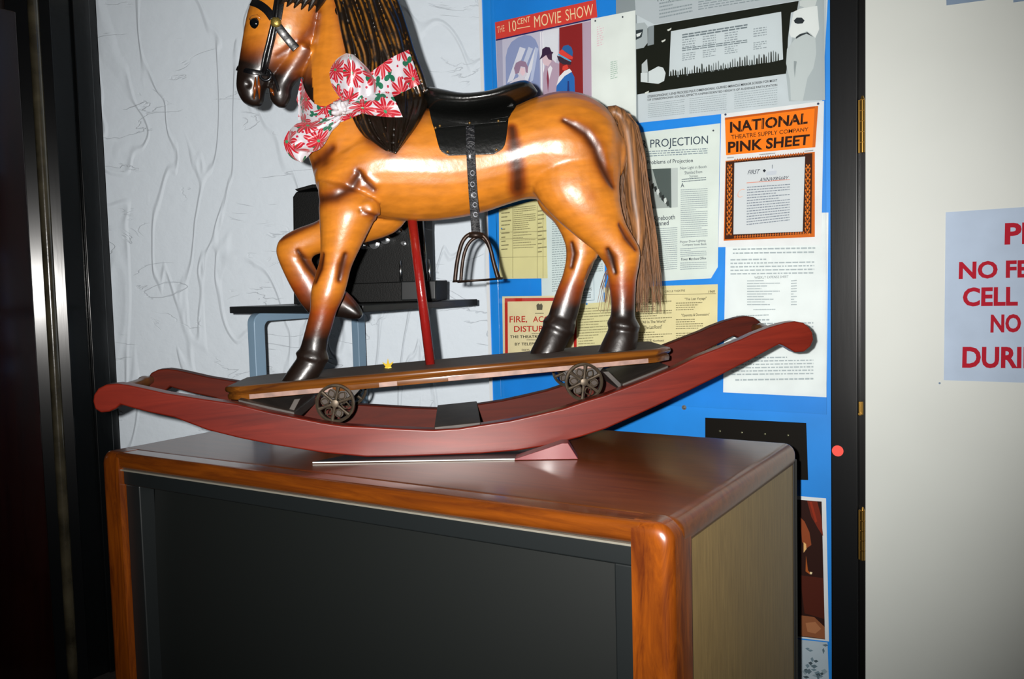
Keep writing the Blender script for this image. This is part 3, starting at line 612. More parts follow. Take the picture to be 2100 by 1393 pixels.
# ------------------------------------------------------------------ board and wedge under the rocker
TZe = TZ + 0.0006
c1 = onZ(641, 951, TZe); c2 = onZ(1062, 943, TZe); bd = np.array([0.02, 0.12, 0]); lift = np.array([0, 0, 0.0008])
fb = thing('foam_board', 'thin black board with white edge lying under the near rocker', 'board', tuple((c1 + c2) / 2))
quad = [c1 + lift, c2, c2 + bd, c1 + bd + lift]
b = MB(); b.prism(quad, (0, 0, 0.0020)); b.build('core', mat('white_foam_edge', '#e2e2da', rough=.6), fb)
b = MB(); b.prism([p + np.array([0, 0, .0020]) for p in quad], (0, 0, 0.0005)); b.build('face', mat('black_card', '#23292e', rough=.45), fb)

# ------------------------------------------------------------------ table with projector, behind the cabinet
Yn = 1.62
NC = onY(744, 626, Yn); TBZ = float(NC[2]); X1t = float(NC[0]); X0t = float(onY(470, 626, Yn)[0]); Y1t = float(onX(979, 601, X1t)[1])
tb = thing('side_table', 'small table with black top and grey blue metal legs by the plaster wall', 'table', ((X0t + X1t) / 2, (Yn + Y1t) / 2, 0))
b = MB(); b.box((X0t, Yn, TBZ - 0.018), (X1t, Y1t, TBZ)); b.build('tabletop', mat('black_laminate', '#15181a', rough=.4, bump=.05), tb, bevel=.002)
GBL = mat('grey_blue_enamel', '#7f9bb2', rough=.4, coat=.2)
lx = X0t + 0.035
def legframe(xc):
    """pressed steel end frame: two legs joined by a curved apron, plus a floor rail"""
    y0, y1 = Yn + 0.028, Y1t - 0.02; zt_ = TBZ - 0.0195; w = 0.038; n = 8; r = 0.03
    outer = [(y0, 0.0), (y0 + 0.004, 0.0)]
    out = []; 
    o1 = [(y0 - 0.0, 0.0)] + [(y0 + r - r * math.cos(a), zt_ - r + r * math.sin(a)) for a in np.linspace(0, math.pi / 2, n)] + [(y1 - r + r * math.sin(a), zt_ - r + r * math.cos(a)) for a in np.linspace(0, math.pi / 2, n)] + [(y1, 0.0)]
    i1 = [(y0 + w, 0.0)] + [(y0 + w + 0.018 - 0.018 * math.cos(a), zt_ - w * .62 - 0.018 + 0.018 * math.sin(a)) for a in np.linspace(0, math.pi / 2, n)] + [(y1 - w * .9 - 0.018 + 0.018 * math.sin(a), zt_ - w * .62 - 0.018 + 0.018 * math.cos(a)) for a in np.linspace(0, math.pi / 2, n)] + [(y1 - w * .9, 0.0)]
    poly = o1 + i1[::-1]
    m = MB(); m.prism([(xc, a, c_) for a, c_ in poly], (0.028, 0, 0)); m.build('leg_frame', GBL, tb, bevel=.003)
legframe(lx)
# projector: standing across the table
PBLK = mat('black_crackle_enamel', '#070808', rough=.5, bump=.1, bscale=300, spec=.2)
pax = np.array([math.cos(YAW * 0.8), math.sin(YAW * 0.8), 0]); pay = np.array([-pax[1], pax[0], 0])
STEEL = mat('bright_steel', '#b9bdc0', rough=.22, metal=1.0)
pj = thing('film_projector', 'old black film projector standing on the small table behind the horse', 'projector', (X0t + .3, Yn + .3, TBZ))
PD = fdir * 0; 
def ppt(px, py, dep):     # a point on a vertical plane facing the camera direction at distance dep
    r = ray(px, py); return r * (dep / (r @ fdir)) + CAM0
dj = float((np.array([X1t - .13, Yn + .18, 0]) @ fdir)); zb = TBZ + 0.0
def slab(mb, poly, d0, d1):
    o = ppt(745, 500, d0) - CAM0; A = []
    for x, y in poly:
        r = ray(x, y); A.append(r * ((o @ pay) / (r @ pay)) + CAM0)
    mb.prism(A, pay * (d1 - d0))
def pz(px, d): # table height under a pixel column
    r = ray(px, 600); 
    lo, hi = 560, 700
    for _ in range(40):
        m = (lo + hi) / 2
        if ppt(px, m, d)[2] > TBZ: lo = m
        else: hi = m
    return lo
d0 = dj
b = MB(); slab(b, [(600, 404), (607, 393), (700, 388), (700, 560), (606, 566), (602, 560)], d0 + .03, d0 + .17); b.build('lamp_house', PBLK, pj, bevel=.004)
b = MB(); slab(b, [(604, 388), (640, 378), (700, 377), (700, 384), (640, 386), (610, 393)], d0 + .02, d0 + .18); b.build('lid', PBLK, pj, bevel=.002)
b = MB(); slab(b, [(690, 470), (700, 455), (868, 440), (872, 580), (690, 590)], d0 + .05, d0 + .17); slab(b, [(800, 420), (872, 416), (872, 470), (800, 476)], d0 + .06, d0 + .16); b.build('mechanism_case', PBLK, pj, bevel=.005)
def pzz(x, d):
    lo, hi = 540, 700
    for _ in range(40):
        m = (lo + hi) / 2; o = ppt(745, 500, d0) - CAM0; r = ray(x, m)
        if (r * ((o @ pay + d - d0) / (r @ pay)) + CAM0)[2] > TBZ: lo = m
        else: hi = m
    return lo
yb0, yb1 = pzz(605, d0), pzz(895, d0)
b = MB(); slab(b, [(602, 586), (895, 575), (895, yb1 - 1), (602, yb0 - 1)], d0, d0 + .16); b.build('base', PBLK, pj, bevel=.003)
b = MB(); slab(b, [(822, 577), (893, 575), (894, yb1 - 4), (822, yb1 - 2)], d0 - .012, d0 - .001); b.build('connector_block', mat('dark_grey_metal', '#1d2022', rough=.45, metal=.2), pj, bevel=.004)
def pp(x, y, off):
    o = ppt(745, 500, d0) - CAM0; r = ray(x, y); return r * ((o @ pay + off) / (r @ pay)) + CAM0
for (x, y, r, l) in ((752, 503, .012, .06), (772, 500, .015, .045), (796, 491, .014, .065), (822, 474, .010, .05), (736, 512, .009, .05), (832, 500, .006, .04)):
    q = pp(x, y, .05); b = MB(); b.tube([q, q - pay * l * .5, q - pay * l * .5, q - pay * l], [r, r, r * .7, r * .7], n=18); b.build('lens_barrel', STEEL, pj, angle=35)
for (x, ya, yb_, dd) in ((821, 535, 577, -.008), (880, 532, 580, -.004)):
    b = MB(); b.tube([pp(x, ya, dd), pp(x + 1, yb_, dd)], .0036, n=12); b.build('rod', STEEL, pj, smooth=True)
b = MB(); b.tube([pp(868, 450, .03), pp(875, 585, .03)], .003, n=10); b.build('rod', STEEL, pj, smooth=True)
for (x, dd) in ((615, .01), (880, .01), (615, .14), (880, .14)):
    r_ = ray(x, 590); q = r_ * (((ppt(745, 500, d0) - CAM0) @ pay + dd) / (r_ @ pay)) + CAM0; b = MB(); b.tube([(q[0], q[1], TBZ), (q[0], q[1], TBZ + .012)], .008, n=12); b.build('foot', mat('black_rubber', '#101010', rough=.8), pj)

# ---- the horse
# ------------------------------------------------------------------ rocking horse (own frame: x along, y across, z up)
HA, HT = 0.6208, 0.0578
HO = np.array([-0.9593, 1.3551, -0.1528 + 0.0008])
hex_ = np.array([math.cos(HA) * math.cos(HT), math.sin(HA) * math.cos(HT), math.sin(HT)])
hey = np.array([-math.sin(HA), math.cos(HA), 0.0]); hez = np.cross(hex_, hey)
def hl(px, py, lat=0.16):
    d = ray(px, py); k = (HO @ hey + lat) / (d @ hey); P = d * k - HO
    return np.array([P @ hex_, lat, P @ hez])
def hray(px, py):     # viewing ray in the horse's frame
    d = ray(px, py); o = -HO
    return np.array([o @ hex_, o @ hey, o @ hez]), np.array([d @ hex_, d @ hey, d @ hez]) / np.linalg.norm(d)
PXM = 1 / 1020.0       # metres per pixel at the horse
horse = thing('rocking_horse', 'tan carved wooden rocking horse with dark mane and black saddle on red rockers', 'rocking horse')
horse.matrix_world = Matrix(((hex_[0], hey[0], hez[0], HO[0]), (hex_[1], hey[1], hez[1], HO[1]), (hex_[2], hey[2], hez[2], HO[2] + CAMZ), (0, 0, 0, 1)))
PT, PBm = -0.0085, -0.036        # plank top and bottom

# ---- body: lofted limbs fused into one surface
body = MB()
def rings(stations, n=28, cap_round=True):
    out = []
    for (a, c, rl, lat) in stations:
        A, C_ = hl(*a, lat), hl(*c, lat); m = (A + C_) / 2; h = (A - C_) / 2
        out.append((m, h, rl))
    rr = []
    def ring(m, h, rl): return [m + h * math.cos(2 * math.pi * k / n) + np.array([0, rl * math.sin(2 * math.pi * k / n), 0]) for k in range(n)]
    if cap_round:
        m0, h0, r0 = out[0]; d = out[0][0] - out[1][0]; d = d / (np.linalg.norm(d) + 1e-9) * min(np.linalg.norm(h0), r0) * 0.35
        rr.append(ring(m0 + d, h0 * 0.5, r0 * 0.5)); rr.append(ring(m0 + d * .6, h0 * .82, r0 * .82))
    # interpolate smoothly between stations
    for i in range(len(out)):
        rr.append(ring(*out[i]))
        if i < len(out) - 1:
            p0 = out[max(i - 1, 0)]; p1 = out[i]; p2 = out[i + 1]; p3 = out[min(i + 2, len(out) - 1)]
            for t in (0.25, 0.5, 0.75):
                q = []
                for j in range(3):
                    a, b_, c, d_ = p0[j], p1[j], p2[j], p3[j]
                    q.append(0.5 * ((2 * b_) + (c - a) * t + (2 * a - 5 * b_ + 4 * c - d_) * t * t + (3 * b_ - a - 3 * c + d_) * t ** 3))
                rr.append(ring(*q))
    if cap_round:
        m0, h0, r0 = out[-1]; d = out[-1][0] - out[-2][0]; d = d / (np.linalg.norm(d) + 1e-9) * min(np.linalg.norm(h0), r0) * 0.35
        rr.append(ring(m0 + d * .6, h0 * .82, r0 * .82)); rr.append(ring(m0 + d, h0 * 0.5, r0 * 0.5))
    return rr
def limb(st, lat=None, cap_round=True):
    S = [(s[0], s[1], s[2], s[3] if len(s) > 3 else lat) for s in st]
    body.loft(rings(S, cap_round=cap_round))
MID = 0.162
limb([((1270, 275), (1262, 372), .045), ((1246, 228), (1232, 420), .085), ((1200, 196), (1185, 428), .102), ((1145, 189), (1135, 418), .106), ((1092, 203), (1088, 408), .098),
      ((1040, 224), (1040, 420), .092), ((980, 230), (985, 438), .092), ((920, 230), (920, 450), .096), ((860, 222), (860, 454), .10), ((800, 228), (795, 450), .102), ((742, 262), (742, 442), .098), ((692, 302), (704, 428), .084), ((655, 340), (668, 405), .06)], MID)
limb([((650, 385), (842, 400), .09), ((640, 345), (868, 300), .084), ((626, 300), (866, 232), .074), ((617, 240), (858, 180), .064), ((620, 170), (838, 115), .056), ((636, 110), (815, 62), .052), ((648, 50), (788, 10), .05),
      ((645, -10), (758, -45), .046), ((634, -40), (715, -78), .038)], MID)
limb([((566, -70), (706, -62), .036), ((532, -30), (690, -12), .046), ((513, 12), (660, 45), .05), ((503, 50), (648, 85), .048), ((497, 85), (622, 120), .040), ((491, 122), (588, 138), .034), ((486, 155), (560, 160), .030), ((486, 184), (545, 184), .029), ((497, 208), (541, 205), .024), ((509, 217), (538, 212), .018)], MID)
limb([((596, 80), (652, 120), .038), ((578, 128), (622, 152), .027), ((562, 158), (600, 178), .023), ((552, 184), (597, 196), .023), ((556, 208), (594, 206), .019), ((568, 219), (588, 216), .013)], MID)
LN, LFR = 0.098, 0.222
limb([((652, 372), (780, 415), .05, .115), ((654, 432), (772, 442), .046), ((657, 486), (744, 498), .041), ((656, 530), (722, 545), .034), ((645, 568), (712, 583), .032), ((637, 603), (704, 610), .033), ((636, 635), (690, 640), .028), ((629, 665), (682, 668), .0255), ((621, 695), (673, 698), .024), ((616, 712), (671, 718), .025)], LN)
limb([((614, 716), (671, 722), .026), ((606, 723), (675, 737), .031), ((607, 727), (674, 741), .031), ((611, 734), (669, 745), .027)], LN)
limb([((610, 733), (668, 744), .026), ((602, 744), (665, 754), .030), ((580, 776), (652, 776), .035), ((577, 784), (650, 784), .035)], LN, False)
limb([((705, 412), (850, 425), .045, .19), ((655, 450), (808, 478), .042, .21), ((606, 470), (708, 508), .035), ((577, 488), (650, 522), .031), ((567, 508), (640, 530), .029), ((569, 528), (632, 530), .027), ((582, 560), (640, 535), .026), ((598, 592), (652, 556), .023), ((616, 622), (664, 580), .022), ((636, 646), (680, 600), .022)], LFR)
limb([((640, 651), (684, 598), .026), ((648, 658), (694, 602), .027), ((655, 655), (698, 606), .024)], LFR)
limb([((655, 652), (696, 604), .023), ((688, 650), (708, 596), .027), ((722, 655), (733, 622), .026), ((738, 654), (744, 640), .022)], LFR)
LH, LHF = 0.105, 0.215
limb([((1100, 280), (1268, 285), .05, .125), ((1088, 340), (1272, 345), .058, .118), ((1096, 395), (1270, 385), .056, .11), ((1130, 440), (1274, 425), .047), ((1184, 487), (1284, 460), .036), ((1222, 518), (1300, 488), .031), ((1242, 546), (1312, 512), .029), ((1247, 568), (1311, 540), .027), ((1250, 590), (1305, 574), .024), ((1253, 615), (1303, 606), .022), ((1253, 640), (1302, 642), .022), ((1251, 654), (1304, 656), .0235)], LH)
limb([((1250, 652), (1305, 656), .025), ((1245, 662), (1312, 669), .032), ((1246, 667), (1312, 674), .032), ((1249, 675), (1308, 682), .028)], LH)
limb([((1248, 674), (1308, 682), .027), ((1243, 685), (1309, 690), .031), ((1226, 721), (1304, 716), .036), ((1224, 728), (1303, 724), .036)], LH, False)
limb([((1080, 330), (1240, 330), .045, .19), ((1104, 420), (1240, 428), .046, .205), ((1138, 458), (1234, 468), .036), ((1157, 495), (1230, 500), .030), ((1161, 525), (1228, 520), .027), ((1155, 560), (1214, 552), .024), ((1143, 592), (1198, 592), .022), ((1131, 625), (1189, 632), .022), ((1124, 648), (1180, 662), .0225)], LHF)
limb([((1122, 648), (1182, 664), .025), ((1113, 658), (1178, 682), .031), ((1113, 662), (1177, 687), .031), ((1114, 670), (1170, 692), .028)], LHF)
limb([((1113, 668), (1170, 692), .027), ((1107, 682), (1164, 704), .031), ((1087, 722), (1157, 716), .036), ((1085, 730), (1155, 724), .036)], LHF, False)
# ears, elbow knob
for (a, c, lt) in (((700, -58), (735, -128), .125), ((690, -58), (722, -128), .2)):
    A, B = hl(*a, lt), hl(*c, lt); body.tube([A, A * .6 + B * .4, A * .25 + B * .75, B], [.017, .02, .013, .003], n=12)
K = hl(752, 428, .062); body.tube([K + np.array([0, -.004, 0]), K + np.array([0, .01, 0]), K + np.array([0, .03, 0])], [.012, .022, .026], n=14)

me = bpy.data.meshes.new('tmp'); me.from_pydata(body.v, [], body.f)
bm = bmesh.new(); bm.from_mesh(me); bmesh.ops.recalc_face_normals(bm, faces=bm.faces); bm.to_mesh(me); bm.free()
to = bpy.data.objects.new('tmp', me); sc.collection.objects.link(to)
rm = to.modifiers.new('r', 'REMESH'); rm.mode = 'VOXEL'; rm.voxel_size = 0.0032; rm.adaptivity = 0
sm = to.modifiers.new('s', 'SMOOTH'); sm.iterations = 7; sm.factor = 0.5
dg = bpy.context.evaluated_depsgraph_get()
bme = bpy.data.meshes.new_from_object(to.evaluated_get(dg)); bpy.data.objects.remove(to); bpy.data.meshes.remove(me)
nv = len(bme.vertices); co = np.zeros(nv * 3); bme.vertices.foreach_get('co', co); co = co.reshape(-1, 3)
no = np.zeros(nv * 3); bme.vertices.foreach_get('normal', no); no = no.reshape(-1, 3)

def seg_dist(P, poly, wid):
    """distance of 2-D points to a polyline, divided by the local width"""
    best = np.full(len(P), 1e9)
    for i in range(len(poly) - 1):
        a = np.array(poly[i]); b_ = np.array(poly[i + 1]); ab = b_ - a
        t = np.clip(((P - a) @ ab) / (ab @ ab + 1e-12), 0, 1)
        w = wid[i] * (1 - t) + wid[i + 1] * t
        d = np.linalg.norm(P - (a + t[:, None] * ab), axis=1) / w
        best = np.minimum(best, d)
    return best
def l2(pts, lat): return [hl(x, y, lat)[[0, 2]] for x, y in pts]
XZ = co[:, [0, 2]]
near = co[:, 1] < MID
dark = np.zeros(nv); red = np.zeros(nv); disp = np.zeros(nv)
# carved grooves: (points, lat, width px, depth m, darkness)
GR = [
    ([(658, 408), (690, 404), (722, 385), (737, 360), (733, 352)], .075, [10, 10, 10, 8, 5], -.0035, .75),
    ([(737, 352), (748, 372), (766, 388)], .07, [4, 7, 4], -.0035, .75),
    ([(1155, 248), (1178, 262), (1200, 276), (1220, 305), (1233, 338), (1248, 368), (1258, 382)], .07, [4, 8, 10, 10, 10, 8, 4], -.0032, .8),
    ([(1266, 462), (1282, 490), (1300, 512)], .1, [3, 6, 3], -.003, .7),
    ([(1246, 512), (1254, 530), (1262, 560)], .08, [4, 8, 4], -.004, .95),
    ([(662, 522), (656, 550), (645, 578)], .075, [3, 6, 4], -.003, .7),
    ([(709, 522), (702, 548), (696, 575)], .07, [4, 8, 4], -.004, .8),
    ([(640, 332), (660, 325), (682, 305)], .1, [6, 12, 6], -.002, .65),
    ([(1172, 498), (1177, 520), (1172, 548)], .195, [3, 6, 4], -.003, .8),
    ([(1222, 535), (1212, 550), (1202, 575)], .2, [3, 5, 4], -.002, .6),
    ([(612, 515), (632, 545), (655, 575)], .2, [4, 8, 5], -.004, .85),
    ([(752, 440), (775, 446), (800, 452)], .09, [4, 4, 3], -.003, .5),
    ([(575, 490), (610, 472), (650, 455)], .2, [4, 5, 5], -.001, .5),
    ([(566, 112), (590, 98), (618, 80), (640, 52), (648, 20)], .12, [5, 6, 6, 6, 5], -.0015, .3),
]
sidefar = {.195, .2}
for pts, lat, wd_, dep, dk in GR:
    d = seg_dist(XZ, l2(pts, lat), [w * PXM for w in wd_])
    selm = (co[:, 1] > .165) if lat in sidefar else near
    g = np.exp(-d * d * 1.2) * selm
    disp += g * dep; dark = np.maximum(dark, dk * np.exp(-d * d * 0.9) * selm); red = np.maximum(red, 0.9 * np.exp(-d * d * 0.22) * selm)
# raised edges beside grooves
for pts, lat, wd_ in (([(660, 392), (692, 388), (718, 370), (732, 352)], .07, [8, 10, 9, 6]), ([(1180, 250), (1208, 262), (1234, 300), (1246, 335)], .08, [7, 10, 10, 7]), ([(752, 362), (772, 378)], .07, [6, 7])):
    d = seg_dist(XZ, l2(pts, lat), [w * PXM for w in wd_]); disp += np.exp(-d * d) * .002 * near
# elbow dimple
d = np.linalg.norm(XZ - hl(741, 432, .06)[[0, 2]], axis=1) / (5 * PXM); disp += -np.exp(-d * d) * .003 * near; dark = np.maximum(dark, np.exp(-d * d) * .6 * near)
# nostril, mouth corners
for (x, y, w, dp) in ((507, 172, 6, -.004), (520, 198, 4, -.002), (508, 160, 8, .002)):
    d = np.linalg.norm(XZ - hl(x, y, .13)[[0, 2]], axis=1) / (w * PXM); disp += np.exp(-d * d) * dp
# stamped paint: flank smear, leg stockings, hooves, muzzle
def fade(v, a, b_): return np.clip((v - a) / (b_ - a), 0, 1)
rgn = np.random.RandomState(3)
d = seg_dist(XZ, l2([(1050, 262), (1055, 310), (1062, 350), (1064, 380)], .07), [w * PXM for w in (8, 11, 12, 14)])
dark = np.maximum(dark, .8 * np.clip(1.3 - d, 0, 1) * near); red = np.maximum(red, np.clip(2.0 - d, 0, 1) * .9 * near)
d = np.linalg.norm(XZ - hl(1212, 402, .06)[[0, 2]], axis=1) / (13 * PXM); red = np.maximum(red, .45 * np.exp(-d * d) * near)
Z = co[:, 2]; X = co[:, 0]
def zl(px, py, lat): return hl(px, py, lat)[2]
def stock(mask, y0, y1, y2, px, lat):
    """stocking: tan above y0, red brown by y1, dark below y2"""
    global dark, red
    a, b_, c = zl(px, y0, lat), zl(px, y1, lat), zl(px, y2, lat)
    red = np.maximum(red, fade(Z, a, b_) * mask); dark = np.maximum(dark, fade(Z, b_, c) * mask)
mN = (co[:, 1] < .155) & (X < hl(800, 600, LN)[0]); mF = (co[:, 1] > .165) & (X < hl(830, 600, LFR)[0])
hN = (co[:, 1] < .155) & (X > hl(1150, 600, LH)[0]); hF = (co[:, 1] > .165) & (X > hl(1050, 600, LHF)[0])
stock(mN, 590, 640, 695, 660, LN); stock(hN, 530, 585, 640, 1280, LH); stock(hF, 535, 590, 632, 1170, LHF); stock(mF, 512, 590, 640, 620, LFR)
mid_axis = (hl(0, 0, MID), )
hx, hz = hl(520, 70, MID)[0], hl(520, 70, MID)[2]
head = (X < hl(640, 100, MID)[0]) & (Z > zl(560, 230, MID))
pxy = lambda x, y: hl(x, y, MID)[[0, 2]]
ax = pxy(500, 215) - pxy(560, 40); ax /= np.linalg.norm(ax); s0 = (pxy(515, 100) - pxy(560, 40)) @ ax; s1 = (pxy(510, 135) - pxy(560, 40)) @ ax
tt = (XZ - pxy(560, 40)) @ ax
red = np.maximum(red, fade(tt, s0 - .03, s0 + .02) * head * .9); dark = np.maximum(dark, fade(tt, s0 - .005, s1) * head)
d = seg_dist(XZ, [pxy(560, 208), pxy(576, 205), pxy(586, 185)], [13 * PXM] * 3); dark = np.maximum(dark, np.clip(1.7 - d, 0, 1) * head)
d = seg_dist(XZ, [pxy(600, 155), pxy(628, 128), pxy(648, 85)], [10 * PXM] * 3); red = np.maximum(red, .9 * np.exp(-d * d * .5) * head); dark = np.maximum(dark, .55 * np.exp(-d * d) * head)
d = seg_dist(XZ, [pxy(512, 0), pxy(503, 60), pxy(494, 110)], [6 * PXM] * 3); red = np.maximum(red, .5 * np.exp(-d * d))
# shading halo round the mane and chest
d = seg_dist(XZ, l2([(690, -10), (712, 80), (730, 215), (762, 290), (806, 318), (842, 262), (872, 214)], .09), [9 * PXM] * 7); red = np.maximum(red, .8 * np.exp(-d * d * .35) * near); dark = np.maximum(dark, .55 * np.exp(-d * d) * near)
co2 = co + no * disp[:, None]
low = co2[:, 2] < PT - .0005; co2[low, 2] = PT - .0005
bme.vertices.foreach_set('co', co2.ravel())
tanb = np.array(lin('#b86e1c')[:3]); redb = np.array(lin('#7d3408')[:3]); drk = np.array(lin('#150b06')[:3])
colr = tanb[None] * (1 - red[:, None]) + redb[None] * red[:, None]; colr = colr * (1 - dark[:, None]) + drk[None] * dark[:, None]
at = bme.color_attributes.new('paint', 'FLOAT_COLOR', 'POINT'); at.data.foreach_set('color', np.concatenate([colr, np.ones((nv, 1))], 1).ravel())
bme.polygons.foreach_set('use_smooth', [True] * len(bme.polygons)); bme.name = 'body'
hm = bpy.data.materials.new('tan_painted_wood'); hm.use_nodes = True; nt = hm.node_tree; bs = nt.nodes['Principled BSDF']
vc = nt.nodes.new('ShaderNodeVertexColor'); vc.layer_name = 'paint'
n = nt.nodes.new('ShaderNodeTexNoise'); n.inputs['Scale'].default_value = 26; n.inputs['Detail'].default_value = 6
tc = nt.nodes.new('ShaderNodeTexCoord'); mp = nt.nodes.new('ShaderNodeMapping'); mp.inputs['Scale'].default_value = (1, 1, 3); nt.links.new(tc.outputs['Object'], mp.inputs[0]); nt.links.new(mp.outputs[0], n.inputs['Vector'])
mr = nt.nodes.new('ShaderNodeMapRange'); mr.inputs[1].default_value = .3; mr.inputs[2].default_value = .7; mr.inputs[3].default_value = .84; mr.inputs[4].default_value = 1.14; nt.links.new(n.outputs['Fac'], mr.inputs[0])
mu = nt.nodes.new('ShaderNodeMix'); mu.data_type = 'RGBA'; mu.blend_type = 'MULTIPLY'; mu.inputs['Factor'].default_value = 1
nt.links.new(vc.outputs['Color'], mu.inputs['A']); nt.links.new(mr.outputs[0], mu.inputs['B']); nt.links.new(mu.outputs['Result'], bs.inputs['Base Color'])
bs.inputs['Roughness'].default_value = .42; bs.inputs['Coat Weight'].default_value = .5; bs.inputs['Coat Roughness'].default_value = .27
n2 = nt.nodes.new('ShaderNodeTexNoise'); n2.inputs['Scale'].default_value = 45; n2.inputs['Detail'].default_value = 4; nt.links.new(tc.outputs['Object'], n2.inputs['Vector'])
bpn = nt.nodes.new('ShaderNodeBump'); bpn.inputs['Strength'].default_value = .12; bpn.inputs['Distance'].default_value = .006; nt.links.new(n2.outputs['Fac'], bpn.inputs['Height']); nt.links.new(bpn.outputs[0], bs.inputs['Normal'])
nt.links.new(bpn.outputs[0], bs.inputs['Coat Normal'])
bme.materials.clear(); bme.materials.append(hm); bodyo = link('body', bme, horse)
bvh = BVHTree.FromPolygons([tuple(v) for v in co2], [tuple(p.vertices) for p in bme.polygons])
def S(px, py, off=0.0, lat=MID):
    """point on the horse's near surface seen at a pixel, lifted by off (local frame)"""
    o, d = hray(px, py); h = bvh.ray_cast(Vector(o), Vector(d))
    p = np.array(h[0]) if h[0] is not None else hl(px, py, lat)
    return p - d * off
def smoothpts(P, n):
    """Catmull-Rom resample of a polyline to n points"""
    P = [np.array(p, float) for p in P]; L_ = [0]
    for i in range(1, len(P)): L_.append(L_[-1] + np.linalg.norm(P[i] - P[i - 1]))
    out = []
    for s in np.linspace(0, L_[-1], n):
        i = max(0, min(len(P) - 2, np.searchsorted(L_, s) - 1)); t = (s - L_[i]) / (L_[i + 1] - L_[i] + 1e-12)
        a, b_, c, d_ = P[max(i - 1, 0)], P[i], P[i + 1], P[min(i + 2, len(P) - 1)]
        out.append(0.5 * (2 * b_ + (c - a) * t + (2 * a - 5 * b_ + 4 * c - d_) * t * t + (3 * b_ - a - 3 * c + d_) * t ** 3))
    return out
def grid_sheet(mb, G, thick, outward, mi=0, uvs=None):
    """closed slab from a grid of points G[j][i] thickened along outward"""
    nj, ni = len(G), len(G[0]); o = np.array(outward) * thick
    A = [p for r in G for p in r]; B = [p + o for p in A]; m = nj * ni; fs = []
    for j in range(nj - 1):
        for i in range(ni - 1):
            a = j * ni + i; fs.append((a, a + 1, a + ni + 1, a + ni)); fs.append((m + a, m + a + ni, m + a + ni + 1, m + a + 1))
    rim = [i for i in range(ni)] + [j * ni + ni - 1 for j in range(1, nj)] + [(nj - 1) * ni + i for i in range(ni - 2, -1, -1)] + [j * ni for j in range(nj - 2, 0, -1)]
    for k in range(len(rim)): a, b_ = rim[k], rim[(k + 1) % len(rim)]; fs.append((a, m + a, m + b_, b_))
    mb.add(A + B, fs, mi)
def patch(left, right, nj, ni, f):
    Lp, Rp = smoothpts(left, nj), smoothpts(right, nj)
    return [[f(*(Lp[j] * (1 - i / (ni - 1)) + Rp[j] * i / (ni - 1)), j / (nj - 1), i / (ni - 1)) for i in range(ni)] for j in range(nj)]
NEAR = np.array([0, -1.0, 0])
# ---- eye
EY = S(524, 47, -0.001)
eb = MB()
for k in range(1): eb.tube([EY + NEAR * -.006, EY + NEAR * .000, EY + NEAR * .004, EY + NEAR * .006], [.0115, .0115, .0075, .001], n=18)
eb.build('eye', mat('black_glass_eye', '#05080c', rough=.08, coat=1), horse, smooth=True, local=True)
lidb = MB(); lidb.tube([S(512, 40, .001), S(518, 35, .002), S(527, 33, .002), S(535, 38, .001)], [.002, .0035, .0035, .002], n=8); lidb.build('eyelid', hm, horse, smooth=True, local=True)
bpy.data.objects[lidb and 'eyelid'].data.materials[0] = mat('tan_lid', '#a8641c', rough=.35, coat=.5)
# ---- bridle
LEATH = mat('black_harness_leather', '#0a0a0c', rough=.3, coat=.3, bump=.05, bscale=180)
br0 = MB(); br0.tube([S(x, y, .003) for x, y in ((575, -45), (572, -10), (566, 42), (557, 85), (548, 125), (540, 150))], .0055, n=10)
brid = br0.build('bridle', LEATH, horse, smooth=True, local=True)
def strap(name, pts, w, th, m, parent, off=.0015, n=24):
    P = smoothpts([S(x, y, off) for x, y in pts], n); mb = MB(); G = []
    for i, p in enumerate(P):
        t = P[min(i + 1, n - 1)] - P[max(i - 1, 0)]; t /= np.linalg.norm(t); sd = np.cross(t, NEAR); sd /= np.linalg.norm(sd)
        G.append([p - sd * w / 2, p - sd * w * .2 + NEAR * th * .3, p + sd * w * .2 + NEAR * th * .3, p + sd * w / 2])
    grid_sheet(mb, G, th, NEAR); return mb.build(name, m, parent, local=True, bevel=.0006, bseg=2)
for k in (-1, 0, 1): strap('cheek_strap', [(564 + k * 6, 48), (555 + k * 6, 85), (546 + k * 6, 122), (541 + k * 5, 150)], .005, .002, LEATH, brid)
strap('throat_strap', [(568, 52), (582, 70), (595, 86), (608, 101)], .017, .004, LEATH, brid)
strap('crown_strap', [(567, 40), (572, 10), (578, -25), (588, -60)], .020, .003, LEATH, brid)
strap('brow_band', [(560, 38), (548, 22), (532, 10), (516, 4)], .016, .003, LEATH, brid)
strap('nose_band', [(486, 140), (510, 146), (534, 150), (556, 152)], .010, .003, LEATH, brid)
q = S(566, 46, .004); mb = MB(); mb.tube([q, q + NEAR * .004, q + NEAR * .0065], [.0105, .0095, .004], n=22); mb.build('rosette', mat('brass_rosette', '#8d7a3c', rough=.4, metal=.7, bump=.2, bscale=200), brid, smooth=True, local=True)
mb = MB(); c0 = S(545, 154, .005); mb.tube([c0 + np.array([math.cos(a) * .011, -.002, math.sin(a) * .011]) for a in np.linspace(0, 2 * math.pi, 20)], .0028, n=8); mb.build('bit_ring', mat('dark_steel', '#3a3c40', rough=.3, metal=.9), brid, smooth=True, local=True)
strap('rein', [(556, 150), (566, 168), (572, 188)], .006, .002, LEATH, brid)
